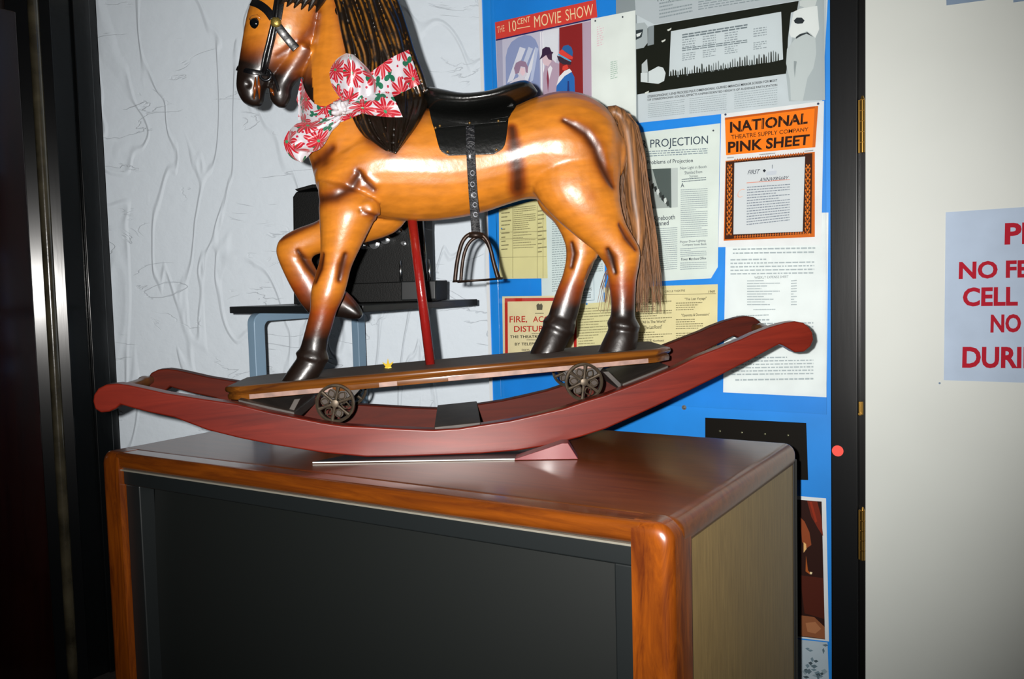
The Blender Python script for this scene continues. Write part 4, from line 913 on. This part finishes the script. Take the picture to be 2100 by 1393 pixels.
# teeth / lip glints carved as ridges
TOOTH = mat('brown_lip_wood', '#6b3208', rough=.25, coat=.6)
for (a, b_) in (((524, 158), (521, 204)), ((530, 156), (532, 203)), ((553, 178), (562, 196))):
    mb = MB(); mb.tube([S(*a, .0), S((a[0] + b_[0]) / 2, (a[1] + b_[1]) / 2, .0025), S(*b_, .0)], [.001, .0035, .001], n=8); mb.build('lip_ridge', TOOTH, horse, smooth=True, local=True)
# ---- mane: carved locks
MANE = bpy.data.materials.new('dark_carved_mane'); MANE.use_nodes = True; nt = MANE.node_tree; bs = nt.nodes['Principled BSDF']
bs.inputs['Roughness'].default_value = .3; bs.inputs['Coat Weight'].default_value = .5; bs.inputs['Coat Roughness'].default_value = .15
vcm = nt.nodes.new('ShaderNodeVertexColor'); vcm.layer_name = 'ridge_gold'; sx_ = nt.nodes.new('ShaderNodeSeparateColor'); nt.links.new(vcm.outputs['Color'], sx_.inputs[0])
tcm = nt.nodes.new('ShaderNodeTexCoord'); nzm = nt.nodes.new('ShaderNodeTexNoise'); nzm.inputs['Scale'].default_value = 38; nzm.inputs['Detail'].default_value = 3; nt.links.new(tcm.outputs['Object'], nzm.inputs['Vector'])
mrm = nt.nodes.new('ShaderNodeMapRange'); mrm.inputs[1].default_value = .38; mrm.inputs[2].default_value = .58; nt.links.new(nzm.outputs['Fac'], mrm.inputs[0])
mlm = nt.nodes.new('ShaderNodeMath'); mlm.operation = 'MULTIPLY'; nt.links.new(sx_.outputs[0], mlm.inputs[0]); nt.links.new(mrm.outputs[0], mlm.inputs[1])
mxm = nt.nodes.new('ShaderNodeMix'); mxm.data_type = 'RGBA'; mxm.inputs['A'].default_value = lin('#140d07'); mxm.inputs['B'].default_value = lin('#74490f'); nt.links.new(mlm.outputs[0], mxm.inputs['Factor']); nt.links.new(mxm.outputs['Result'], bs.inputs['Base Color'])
Lm = [(668, -60), (690, 0), (706, 60), (722, 120), (718, 180), (722, 225), (748, 275), (796, 309)]
Rm = [(770, -80), (806, 0), (830, 60), (846, 112), (862, 165), (869, 205), (852, 255), (813, 316)]
mn = MB(); NL = 16; MAX_ = []
for k in range(NL):
    t = k / (NL - 1)
    pts = [np.array(a) * (1 - t) + np.array(b_) * t for a, b_ in zip(Lm, Rm)]
    P = []
    for i, p in enumerate(pts):
        wob = math.sin(i * 1.5 + k * .9) * 3
        base = S(p[0] + wob, p[1], 0)
        lat_c = MID - 0.058 * math.sqrt(max(0, 1 - (t * .97) ** 2)) - 0.004
        if abs(base[1] - MID) < 1e-6 or base[1] > MID + .01: base = hl(p[0] + wob, p[1], lat_c)
        ext = hl(p[0] + wob, p[1], min(base[1], lat_c + .004) - (.007 + .005 * math.sin(k * 2.1 + i * .8)))
        P.append(ext)
    P = smoothpts(P, 34); r0 = .0074
    R_ = [r0 * (0.75 + .35 * math.sin(math.pi * min(1, i / 30))) * (1 if i < 26 else 1 - (i - 26) / 9) + .0008 for i in range(34)]
    mn.tube(P, R_, n=10); MAX_.extend(P)
    # far side repeats as the mane wraps the crest
    if k > NL * .45: mn.tube([np.array([p[0], 2 * MID - p[1], p[2]]) for p in P], R_, n=8)
# curls along the front edge
for (x, y, r) in ((700, 20, 12), (716, 62, 14), (724, 92, 13), (733, 118, 10)):
    P = []
    for a in np.linspace(0, 2.2 * math.pi, 22): rr = r * (1 - a / (2.9 * math.pi)); P.append(S(x + math.cos(a) * rr * 1.2, y + math.sin(a) * rr, .008))
    mn.tube(P, np.linspace(.0055, .0025, 22), n=8)
# forelock
for k in range(6):
    x0 = 612 + k * 15; P = [S(x0 + 6, -70, .004), S(x0 - 6, -35, .008), S(x0 - 24, -8, .008), S(x0 - 40, 12 + k * 3, .003)]
    mn.tube(smoothpts(P, 16), np.concatenate([np.full(11, .009), np.linspace(.008, .001, 5)]), n=8)
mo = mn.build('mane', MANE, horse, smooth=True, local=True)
rm = mo.modifiers.new('fuse', 'REMESH'); rm.mode = 'VOXEL'; rm.voxel_size = .0016; s_ = mo.modifiers.new('soft', 'SMOOTH'); s_.iterations = 2; s_.factor = .4
dg = bpy.context.evaluated_depsgraph_get(); mm = bpy.data.meshes.new_from_object(mo.evaluated_get(dg)); mo.modifiers.clear(); mo.data = mm; mm.name = 'mane'
mm.polygons.foreach_set('use_smooth', [True] * len(mm.polygons))
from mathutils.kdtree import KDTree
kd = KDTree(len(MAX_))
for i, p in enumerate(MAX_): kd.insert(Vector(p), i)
kd.balance(); ridge_g = []
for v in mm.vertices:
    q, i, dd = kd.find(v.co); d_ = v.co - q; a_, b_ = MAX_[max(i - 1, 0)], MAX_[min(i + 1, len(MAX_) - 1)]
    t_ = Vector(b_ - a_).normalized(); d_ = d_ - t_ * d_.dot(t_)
    c_ = (-d_.y) / (d_.length + 1e-9); g_ = max(0.0, min(1.0, (c_ - .955) / .04)); ridge_g += [g_, g_, g_, 1]
ga = mm.color_attributes.new('ridge_gold', 'FLOAT_COLOR', 'POINT'); ga.data.foreach_set('color', ridge_g)  # gold tone on lock ridges that face the near side
bm2 = BVHTree.FromPolygons([tuple(v) for v in co2] + [tuple(v.co) for v in mm.vertices], [tuple(p.vertices) for p in bme.polygons] + [tuple(i + nv for i in p.vertices) for p in mm.polygons])
def S2(px, py, off=0.0, lat=MID):
    o, d = hray(px, py); h_ = bm2.ray_cast(Vector(o), Vector(d))
    p = np.array(h_[0]) if h_[0] is not None else hl(px, py, lat)
    return p - d * off
# ---- tail of hair
R = random.Random(12); tl_ = MB()
TC = [(1240, 232), (1262, 226), (1286, 250), (1300, 310), (1303, 400), (1312, 490), (1318, 570), (1318, 640)]
core = [hl(x + 0, y, MID + .005) for x, y in [(1248, 232), (1268, 232), (1285, 262), (1294, 320), (1300, 400), (1310, 480), (1300, 550), (1290, 590)]]
tl_.tube(smoothpts(core, 30), [.014] * 4 + [.019] * 12 + list(np.linspace(.019, .006, 14)), n=14)
for k in range(620):
    u = R.uniform(-1, 1); v = R.gauss(0, .45); ln = R.uniform(.74, 1.03)
    spread = [4, 8, 16, 21, 30, 35, 36 if u < 0 else 38, 44 if u < 0 else 42]
    if k % 3 == 0: u = -abs(u); spread = [4, 8, 15, 18, 24, 36, 82, 96]
    if k % 41 == 0: spread = [6, 16, 24, 28, 32, 36, 42, 60]
    P = []
    for i, (x, y) in enumerate(TC):
        lat = MID + .012 + v * .02 * min(1, i / 3) + (.012 if i > 3 else 0)
        P.append(hl(x + u * spread[i] + R.gauss(0, 1.0), y + R.gauss(0, 1.5) + (v * 3 if i < 2 else 0), lat))
    P = smoothpts(P, 18); P = P[:max(8, int(18 * ln))]
    tl_.tube(P, list(np.linspace(.0011, .0004, len(P))), n=4, cap=False)
TAILM = mat('brown_horsehair', '#7a5230', rough=.45, spec=.4, noise=.55, nscale=160, stretch=(1, 1, .08))
tl_.build('tail', TAILM, horse, smooth=True, local=True, fix=False)['kind'] = 'stuff'
# ---- saddle
SAD = mat('black_saddle_leather', '#0c0d0c', rough=.33, coat=.35, bump=.12, bscale=90)
seat = MB()
st = [((874, 184), (876, 222), .040), ((882, 181), (884, 232), .058), ((905, 187), (905, 236), .074), ((950, 197), (950, 238), .084), ((1000, 193), (1000, 232), .088), ((1035, 181), (1035, 224), .086), ((1065, 171), (1060, 214), .074), ((1085, 172), (1078, 206), .055), ((1101, 187), (1095, 199), .02)]
seat.loft(rings([(a, c, r, MID) for a, c, r in st]))
sdl = seat.build('saddle', SAD, horse, smooth=True, local=True)
def flap(name, left, right, off, th, nj=18, ni=22, parent=None):
    mb = MB(); G = patch(left, right, nj, ni, lambda x, y, v, u: S(x, y, off)); 
    grid_sheet(mb, G, th, NEAR); o = mb.build(name, SAD, parent, local=True, bevel=.0012, bseg=2); 
    return o
flap('flap', [(877, 200), (884, 238), (893, 275), (899, 298), (905, 311), (920, 320)], [(1046, 206), (1043, 240), (1039, 275), (1036, 293), (1030, 306), (1012, 317)], .002, .005, parent=sdl)
flap('skirt', [(875, 192), (879, 218), (884, 244), (890, 264)], [(1052, 205), (1051, 222), (1046, 238), (1037, 250)], .008, .005, parent=sdl)
flap('rear_skirt', [(1002, 218), (1003, 232), (1006, 246)], [(1060, 208), (1056, 222), (1042, 240)], .013, .004, 8, 10, parent=sdl)
RV = mat('brass_tack', '#9a7a48', rough=.35, metal=.8)
for (x, y) in ((880, 207), (893, 262), (963, 252), (1022, 248), (918, 311), (1018, 307), (902, 258), (1046, 214)):
    q = S(x, y, .016); mb = MB(); mb.tube([q - NEAR * .004, q, q + NEAR * .0018], [.0026, .0026, .001], n=10); mb.build('tack', RV, sdl, smooth=True, local=True)
# stirrup leather: hangs over the flap and down past the belly
STL = mat('embossed_strap_leather', '#17181b', rough=.25, coat=.5, bump=.7, bscale=140)
lat_s = float(S(968, 395, 0)[1]) - .012
sp_ = [S(964, 258, .012), S(965, 300, .012), S(967, 345, .007), hl(970, 395, lat_s), hl(973, 435, lat_s), hl(976, 478, lat_s)]
P = smoothpts(sp_, 30); mb = MB(); G = [[p + np.array([-.0088, 0, 0]), p + np.array([0, -.0012, 0]), p + np.array([.0088, 0, 0])] for p in P]; grid_sheet(mb, G, .003, NEAR)
stp = mb.build('stirrup_strap', STL, sdl, local=True, bevel=.0006, bseg=2)
for i, y in enumerate((355, 378, 400, 420, 440)):
    q = hl(970 + i * 1.3, y, lat_s - .005) if y > 390 else S(969, y, .012)
    mb = MB(); mb.tube([q + np.array([math.cos(a) * .004, 0, math.sin(a) * .0045]) for a in np.linspace(0, 2 * math.pi, 14)], .0011, n=6); stp_o = mb
    mb.add([], []); 
    if i == 0: studs = MB()
    studs.v, studs.f, studs.mi = (studs.v + [tuple(p) for p in mb.v], studs.f + [tuple(x + len(studs.v) for x in f) for f in mb.f], studs.mi + mb.mi)
# stirrup iron
IRON = mat('rusty_iron', '#2c2019', rough=.42, metal=.6, noise=.3, nscale=90)
mb = MB()
ARCH = [(933, 577), (936, 548), (941, 520), (948, 497), (958, 484), (972, 479), (988, 482), (999, 493), (1006, 512), (1013, 542), (1021, 571)]
mb.tube(smoothpts([hl(x, y, lat_s - .004) for x, y in ARCH], 44), .0042, n=10)
ARCH2 = [(945, 578), (947, 552), (951, 525), (958, 505), (968, 492), (980, 486), (990, 489), (1000, 500), (1008, 520), (1015, 545), (1024, 571)]
mb.tube(smoothpts([hl(x, y, lat_s + .022) for x, y in ARCH2], 44), .0036, n=10)
mb.tube([hl(928, 578, lat_s - .004), hl(1028, 571, lat_s - .004)], .0016, n=8); mb.tube([hl(938, 579, lat_s + .022), hl(1030, 572, lat_s + .022)], .0016, n=8)
for x0 in (933, 1020): mb.tube([hl(x0, 577 - (x0 - 933) * .07, lat_s - .006), hl(x0 + 10, 577 - (x0 - 933) * .07, lat_s + .024)], .0022, n=8)
mb.tube([hl(962, 482, lat_s - .004), hl(990, 483, lat_s - .004)], .0058, n=10)
mb.build('stirrup', IRON, sdl, smooth=True, local=True)
# ---- pole
mb = MB(); mb.tube([hl(844, 440, MID), hl(882, 742, MID) * np.array([1, 1, 0]) + np.array([0, 0, PT - .002])], .0098, n=20)
mb.build('pole', mat('red_lacquer_pole', '#7d1512', rough=.25, coat=.5, bump=.1, bscale=120), horse, smooth=True, local=True)
# ---- plank with moulded edge
PLK = wood('brown_moulded_wood', '#3e1d08', '#7a4712', 'X', rough=.35, coat=.4, scale=18, coat_rough=.2)
PTOP = mat('grey_brown_plank_top', '#4a4038', rough=.55, noise=.25, nscale=20, stretch=(1, 6, 6))
yA, yB = .058, .270; ch = .035
xs = [-.428, .382]
outl = lambda g: [(xs[0] - ch + g, yA + .030), (xs[0] + g * .6, yA + g), (xs[1] - g * .6, yA + g), (xs[1] + ch - g, yA + .03), (xs[1] + ch - g, yB - .03), (xs[1] - g * .6, yB - g), (xs[0] + g * .6, yB - g), (xs[0] - ch + g, yB - .03)]
prof = [(.000, PBm), (-.0015, PBm + .005), (-.001, PBm + .010), (.002, PBm + .0115), (.001, PBm + .013), (-.004, PBm + .016), (-.0055, PBm + .020), (-.004, PBm + .0245), (.0015, PT - .0006)]
mb = MB(); mb.loft([[(x, y, z) for x, y in outl(g)] for g, z in prof], True)
plk = mb.build('plank', PLK, horse, local=True, angle=50)
mb = MB(); mb.loft([[(x, y, PT - .0012) for x, y in outl(.0005)], [(x, y, PT) for x, y in outl(.003)]], True); mb.build('plank_top', PTOP, plk, local=True)
for (xa, xb) in ((-.415, -.255), (-.165, -.13), (-.03, .368)):
    mb = MB(); mb.box((xa, yA - .0022, PBm + .0008), (xb, yA + .002, PBm + .0096))
    mb.build('worn_edge', mat('pinkish_worn_paint', '#86665a', rough=.5, noise=.3, nscale=40), plk, local=True)
# ---- rockers
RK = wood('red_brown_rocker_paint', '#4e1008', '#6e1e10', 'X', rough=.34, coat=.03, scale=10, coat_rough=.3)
OUT = [(246, 830), (270, 837), (300, 845), (357, 857), (426, 883), (490, 899), (560, 913), (666, 930), (751, 938), (830, 941), (900, 941), (986, 934), (1060, 925), (1129, 914), (1190, 897), (1243, 880), (1346, 834), (1415, 801), (1480, 769), (1540, 738), (1590, 711), (1601, 706), (1613, 712), (1631, 723), (1650, 722), (1663, 711), (1669, 697), (1667, 682), (1660, 671), (1648, 662), (1631, 659), (1611, 662), (1580, 671),
       (1546, 684), (1523, 695), (1431, 731), (1383, 755), (1330, 777), (1283, 795), (1240, 811), (1206, 821), (1155, 838), (1100, 851), (1045, 863), (986, 872), (940, 879), (889, 882), (830, 880), (760, 876), (700, 873), (660, 867), (620, 859), (550, 845), (486, 829), (410, 818), (340, 807), (291, 796), (263, 790), (240, 787), (217, 789), (201, 797), (192, 810), (190, 823), (194, 839), (206, 847), (224, 845), (238, 838)]
P2 = [hl(x, y, 0.0) for x, y in OUT]
for p in P2:                      # the rocker rests on the board, never in it
    for lt in (0.0, 0.317):
        w = HO + CAM0 + p[0] * hex_ + lt * hey + p[2] * hez
        if w[2] < TZ + 0.0042: p[2] += TZ + 0.0042 - w[2]
def rocker(y0, th, RK):
    mb = MB(); mb.prism([np.array([p[0], y0, p[2]]) for p in P2], (0, th, 0)); return mb.build('rocker', RK, horse, local=True, bevel=.0035, bseg=3)
RTH = .034; FLAT = .283
RK2 = wood('shaded_rocker_paint', '#360c04', '#521606', 'X', rough=.55, coat=0, scale=10, coat_rough=.3)  # same red paint, with the far rocker's shade put into a darker colour
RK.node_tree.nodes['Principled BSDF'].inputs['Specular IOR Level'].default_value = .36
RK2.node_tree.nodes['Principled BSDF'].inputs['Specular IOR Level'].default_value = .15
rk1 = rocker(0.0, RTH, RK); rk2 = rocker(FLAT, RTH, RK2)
def rtop(x):      # top edge of a rocker at local x
    T = sorted([(p[0], p[2]) for p in P2[33:58]]); return float(np.interp(x, [a for a, _ in T], [b_ for _, b_ in T]))
TIE = mat('dark_grey_tie_wood', '#332c27', rough=.55, noise=.25, nscale=25)
def tie(xa, xb, y0, y1, up, th):
    za, zb_ = rtop(xa) + up, rtop(xb) + up
    mb = MB(); mb.prism([(xa, y0, za), (xb, y0, zb_), (xb, y0, zb_ - th), (xa, y0, za - th)], (0, y1 - y0, 0)); mb.build('tie_board', TIE, horse, local=True, bevel=.002)
xm0, xm1 = hl(890, 876, 0)[0], hl(986, 868, 0)[0]
tie(xm0, xm1, .010, FLAT + RTH - .002, .004, .016)
xl0, xl1 = hl(488, 829, .03)[0], hl(604, 852, .03)[0]; tie(xl0, xl1, RTH - .002, FLAT + .002, .004, .018)
xr0, xr1 = hl(1277, 795, .03)[0], hl(1372, 760, .03)[0]; tie(xr0, xr1, RTH - .002, FLAT + .002, .004, .018)
# turned rods between the rocker ends
RODM = wood('rod_brown_wood', '#4a2a0c', '#6b4216', 'Y', rough=.4, coat=.3)
rr_ = hl(1549, 673, FLAT)
for q in (rr_, np.array([-rr_[0] - .012, rr_[1], rr_[2] + .004])):
    mb = MB()
    ys = np.linspace(RTH - .004, FLAT + .004, 40); mb.tube([(q[0], y, q[2]) for y in ys], [.0095 + .0035 * math.exp(-((i - 33) / 2.5) ** 2) + .0035 * math.exp(-((i - 6) / 2.5) ** 2) for i in range(40)], n=18)
    mb.build('rod', RODM, horse, smooth=True, local=True)
# ---- wheels, axles and hangers
WIR = mat('dark_bronze_iron', '#4a4034', rough=.45, metal=.6, noise=.25, nscale=80)
WDK = mat('wheel_recess_iron', '#2a2018', rough=.5, metal=.4)
def wheel(cx_, cz_, y0, rot):
    r = .0375; mb = MB()
    prof_ = [(r - .0055, y0 + .001), (r - .003, y0 - .001), (r, y0 + .0005), (r, y0 + .011), (r - .0055, y0 + .012), (r - .006, y0 + .006)]
    n = 48; mb.add([(cx_ + a * math.cos(2 * math.pi * k / n), y, cz_ + a * math.sin(2 * math.pi * k / n)) for k in range(n) for a, y in prof_],
                   [(k * 6 + j, k * 6 + (j + 1) % 6, ((k + 1) % n) * 6 + (j + 1) % 6, ((k + 1) % n) * 6 + j) for k in range(n) for j in range(6)])
    for k in range(6):
        a = rot + k * math.pi / 3; d = np.array([math.cos(a), 0, math.sin(a)])
        c = np.array([cx_, y0 + .003, cz_]); mb.tube([c + d * .004, c + d * .02, c + d * (r - .004)], [.0035, .0026, .0042], n=8)
        # petal plate between spokes
        a2 = a + math.pi / 6; d2 = np.array([math.cos(a2), 0, math.sin(a2)]); s2 = np.array([-math.sin(a2), 0, math.cos(a2)])
        pet = [c + d2 * (.012 + .016 * t) + s2 * .0062 * math.sin(math.pi * t) * sg for sg, rng in ((1, np.linspace(0, 1, 7)), (-1, np.linspace(1, 0, 7)[1:-1])) for t in rng]
        mb.tube(pet + [pet[0]], .0013, n=6)
    mb.tube([(cx_, y0 - .004, cz_), (cx_, y0 - .003, cz_), (cx_, y0 + .012, cz_)], [.004, .0075, .0085], n=20)
    w = mb.build('wheel', WIR, horse, local=True, angle=40)
    mb = MB(); 
    for k in (0, 1, 2, 4):
        a2 = rot + k * math.pi / 3 + math.pi / 6; c2_ = np.array([cx_ + math.cos(a2) * .0205, y0 + .007, cz_ + math.sin(a2) * .0205])
        mb.tube([c2_, c2_ + np.array([0, .002, 0])], .0085, n=14)
    mb.build('web_plate', WDK, w, local=True)
for (px, py, rot) in ((688, 827, .25), (1197, 783, 1.4)):
    q = hl(px, py, .045)
    wheel(q[0], q[2], .0375, rot); wheel(q[0], q[2], .268, rot)
    mb = MB(); mb.tube([(q[0], .04, q[2]), (q[0], .282, q[2])], .005, n=12); mb.build('axle', WIR, horse, smooth=True, local=True)
    for yy_ in (.075, .24):
        mb = MB(); mb.prism([(q[0] - .035, yy_, PBm + .001), (q[0] + .05, yy_, PBm + .001), (q[0] + .036, yy_, PBm - .012), (q[0] + .012, yy_, q[2] - .008), (q[0] - .012, yy_, q[2] - .008)], (0, .012, 0)); mb.build('wheel_hanger', TIE, horse, local=True, bevel=.001)
# dark struts from plank to ties
for (a, b_) in (((612, 818), (590, 856)), ((1244, 762), (1276, 796))):
    A, B = hl(*a, .05), hl(*b_, .05); mb = MB(); mb.prism([A + np.array([-.008, 0, 0]), A + np.array([.004, 0, 0]), B + np.array([.006, 0, 0]), B + np.array([-.006, 0, 0])], (0, .22, 0)); mb.build('cross_strut', TIE, horse, local=True, bevel=.001)
# ---- small gold star on the plank
q = hl(798, 755, .18) ; q = np.array([q[0], .155, PT + .0004]); W4 = np.array(horse.matrix_world)
def toworld(p): return (W4 @ np.array([p[0], p[1], p[2], 1]))[:3]
mb = MB(); star = []
for k in range(10): rr = .012 if k % 2 == 0 else .005; a = k * math.pi / 5 + .3; star.append(q + np.array([math.cos(a) * rr, (math.sin(a) + 1) * rr * .6, (math.sin(a) + .85) * rr * .8]))
up = np.array([0, 0, .0012]); star2 = [p + up * (3 if k % 2 == 0 else 1) for k, p in enumerate(star)]
mb.prism([toworld(p) for p in star], toworld(q + up) - toworld(q)); so = mb.build('star_ornament', mat('gold_foil', '#e0c040', rough=.35, metal=.3))
for k, v in enumerate(so.data.vertices):
    pass
tag(so, 'tiny gold star lying on the plank between the horse legs', 'star')
# ---- red wedge under the near rocker
wz = TZ + .0006
A = onZ(1055, 945, wz); B = onZ(1186, 943, wz); dirx = B - A; lx_ = np.linalg.norm(dirx); dirx /= lx_; dy = np.cross([0, 0, 1], dirx); Hh = .030
mb = MB(); tri = [A, B, B - dirx * .018 + np.array([0, 0, Hh]), B - dirx * .03 + np.array([0, 0, Hh]), A + np.array([0, 0, .002])]; mb.prism([p + dy * .004 for p in tri], dy * .04)
tag(mb.build('wedge', mat('pink_red_rubber', '#6e2226', rough=.5, coat=.05), bevel=.002), 'pink red wedge tucked beneath the right half of the near rocker', 'wedge')
# ---- poinsettia ribbon bow round the neck
def floral():
    m = bpy.data.materials.new('poinsettia_ribbon'); m.use_nodes = True; nt = m.node_tree; b = nt.nodes['Principled BSDF']
    b.inputs['Roughness'].default_value = .35; b.inputs['Sheen Weight'].default_value = .3
    uv = nt.nodes.new('ShaderNodeTexCoord')
    def M(op, a, b_=None, c=None):
        n = nt.nodes.new('ShaderNodeMath'); n.operation = op
        for i, x in enumerate((a, b_, c)):
            if x is None: continue
            if isinstance(x, (int, float)): n.inputs[i].default_value = x
            else: nt.links.new(x, n.inputs[i])
        return n.outputs[0]
    def flower(scale, off, petals, sharp, R0):
        mp = nt.nodes.new('ShaderNodeMapping'); mp.inputs['Scale'].default_value = (scale, scale, scale); mp.inputs['Location'].default_value = off
        nt.links.new(uv.outputs['UV'], mp.inputs[0])
        v = nt.nodes.new('ShaderNodeTexVoronoi'); v.voronoi_dimensions = '2D'; v.inputs['Scale'].default_value = 1; v.inputs['Randomness'].default_value = .45
        nt.links.new(mp.outputs[0], v.inputs['Vector'])
        s = nt.nodes.new('ShaderNodeVectorMath'); s.operation = 'SUBTRACT'; nt.links.new(mp.outputs[0], s.inputs[0]); nt.links.new(v.outputs['Position'], s.inputs[1])
        sp_ = nt.nodes.new('ShaderNodeSeparateXYZ'); nt.links.new(s.outputs[0], sp_.inputs[0])
        ang = M('ARCTAN2', sp_.outputs[1], sp_.outputs[0]); hs = nt.nodes.new('ShaderNodeSeparateXYZ'); nt.links.new(v.outputs['Color'], hs.inputs[0])
        ang = M('ADD', ang, M('MULTIPLY', hs.outputs[0], 6.28))
        cs = M('ABSOLUTE', M('COSINE', M('MULTIPLY', ang, petals / 2))); rad = M('MULTIPLY_ADD', M('POWER', cs, sharp), R0 * .72, R0 * .28)
        return v.outputs['Distance'], M('LESS_THAN', v.outputs['Distance'], rad), cs
    d1, f1, c1_ = flower(17, (.3, .2, 0), 8, .8, .47)
    d2, f2, c2_ = flower(24, (.8, .55, 0), 3, 1.5, .34)
    d3, f3, _ = flower(52, (.1, .4, 0), 1, 1, .16)
    def mixc(fac, A, B):
        n = nt.nodes.new('ShaderNodeMix'); n.data_type = 'RGBA'
        nt.links.new(fac, n.inputs['Factor'])
        for k, x in (('A', A), ('B', B)):
            if isinstance(x, str): n.inputs[k].default_value = lin(x)
            else: nt.links.new(x, n.inputs[k])
        return n.outputs['Result']
    c = mixc(f3, '#b4b0b6', '#a01834'); c = mixc(f2, c, '#0e5a40')
    pet = mixc(M('GREATER_THAN', c1_, .985), '#a00e20', '#c07078')
    c = mixc(f1, c, pet); c = mixc(M('LESS_THAN', d1, .05), c, '#2f7a50')
    nt.links.new(c, b.inputs['Base Color']); return m
RIB = floral()
bow = thing('ribbon_bow', 'white ribbon bow printed with red poinsettias tied round the horse neck', 'ribbon bow', tuple(toworld(hl(690, 220, .09))))
def rib(name, left, right, bulge, nj=26, ni=16, off=.006, crimp=0.0, base=None, fold=0, minlat=None):
    """strip between two pixel edges; bulge lifts its middle towards the viewer"""
    Lp, Rp = smoothpts(left, nj), smoothpts(right, nj); G = []
    for j in range(nj):
        row = []
        for i in range(ni):
            u, v = i / (ni - 1), j / (nj - 1); x, y = Lp[j] * (1 - u) + Rp[j] * u
            p = S2(x, y, off, base if base is not None else MID)
            lat = p[1] if base is None else (base if base < p[1] - .0 else p[1])
            up = bulge(u, v) + crimp * math.sin(u * 22 + v * 3) * (1 - v)
            q = hl(x, y, lat - up - (.0 if base is None else 0))
            row.append(q)
        G.append(row)
    mb = MB(); o = np.array([0, .0007, 0]); A = [toworld(p) for r in G for p in r]; B = [toworld(p + o) for r in G for p in r]; m = nj * ni
    fs = []
    for j in range(nj - 1):
        for i in range(ni - 1): a = j * ni + i; fs.append((a, a + 1, a + ni + 1, a + ni)); fs.append((m + a, m + a + ni, m + a + ni + 1, m + a + 1))
    mb.add(A + B, fs); ob = mb.build(name, RIB, bow, smooth=True, fix=False)
    uvl = ob.data.uv_layers.new(name='UVMap'); flat = [p for r in G for p in r]
    du = np.cumsum([0] + [np.linalg.norm(G[nj // 2][i + 1] - G[nj // 2][i]) for i in range(ni - 1)]); dv = np.cumsum([0] + [np.linalg.norm(G[j + 1][ni // 2] - G[j][ni // 2]) for j in range(nj - 1)])
    ofs = (sum(map(ord, name)) * .37 % 1, left[0][0] * .0137 % 1)
    for pl_ in ob.data.polygons:
        for li in pl_.loop_indices:
            k = ob.data.loops[li].vertex_index % m; uvl.data[li].uv = (du[k % ni] + ofs[0], dv[k // ni] + ofs[1])
    return ob
hump = lambda h: (lambda u, v: h * math.sin(math.pi * u) * math.sin(math.pi * min(1, v * 1.1)))
rib('neck_band', [(612, 205), (640, 228), (690, 205), (745, 160), (800, 120), (838, 102)], [(612, 246), (646, 262), (700, 250), (760, 224), (820, 192), (863, 172)], lambda u, v: .004 + .008 * max(0, v - .4), nj=40, ni=14, off=.004, base=None)
rib('neck_band', [(618, 160), (628, 190), (650, 215), (690, 218)], [(608, 205), (622, 235), (650, 250), (690, 240)], lambda u, v: .003, nj=16, ni=10, off=.004)
rib('bow_loop', [(700, 205), (682, 178), (676, 148), (690, 122), (710, 109)], [(722, 222), (760, 205), (772, 180), (758, 145), (725, 112)], lambda u, v: .012 + .030 * math.sin(math.pi * u) ** .7 * (.4 + .6 * v), nj=26, ni=18, base=.085, crimp=.003)
rib('bow_loop', [(696, 232), (672, 240), (640, 250), (612, 252), (594, 268), (590, 288)], [(704, 240), (694, 256), (680, 270), (662, 300), (640, 312), (608, 312)], lambda u, v: .012 + .028 * math.sin(math.pi * u) ** .7 * (.4 + .6 * v), nj=26, ni=18, base=.085, crimp=.003)
rib('bow_loop', [(592, 268), (582, 290), (588, 312), (600, 326), (614, 332)], [(640, 306), (646, 300), (644, 308), (632, 320), (620, 333)], lambda u, v: .014 + .01 * math.sin(math.pi * u), nj=16, ni=12, base=.09)
rib('bow_tail', [(702, 215), (730, 205), (760, 196), (790, 188), (803, 190)], [(706, 236), (730, 230), (760, 236), (795, 240), (826, 240)], lambda u, v: .012 + .012 * math.sin(math.pi * u) + .006 * math.sin(v * 5), nj=24, ni=14, base=.07, crimp=.002)
kn = MB(); KC = hl(697, 222, .045)
for k in range(26):
    R = random.Random(k + 40); a = R.uniform(0, 6.28); d = np.array([math.cos(a), 0, math.sin(a)]); c = KC + d * R.uniform(0, .012) + np.array([0, R.uniform(-.004, .012), 0])
    e_ = np.array([R.uniform(-1, 1), R.uniform(-.4, .4), R.uniform(-1, 1)]); e_ /= np.linalg.norm(e_)
    kn.tube([toworld(c - e_ * .010), toworld(c), toworld(c + e_ * .010)], [.003, .0065, .003], n=8)
kn.tube([toworld(KC + np.array([-.012, .03, -.004])), toworld(KC), toworld(KC + np.array([.012, .03, .004]))], .010, n=12)
ko = kn.build('knot', mat('white_satin', '#b9b4b8', rough=.35, noise=.12, nscale=90), bow, smooth=True)
stud_o = studs.build('strap_stud', mat('strap_stud_metal', '#6a6c72', rough=.3, metal=.7), sdl, smooth=True, local=True)
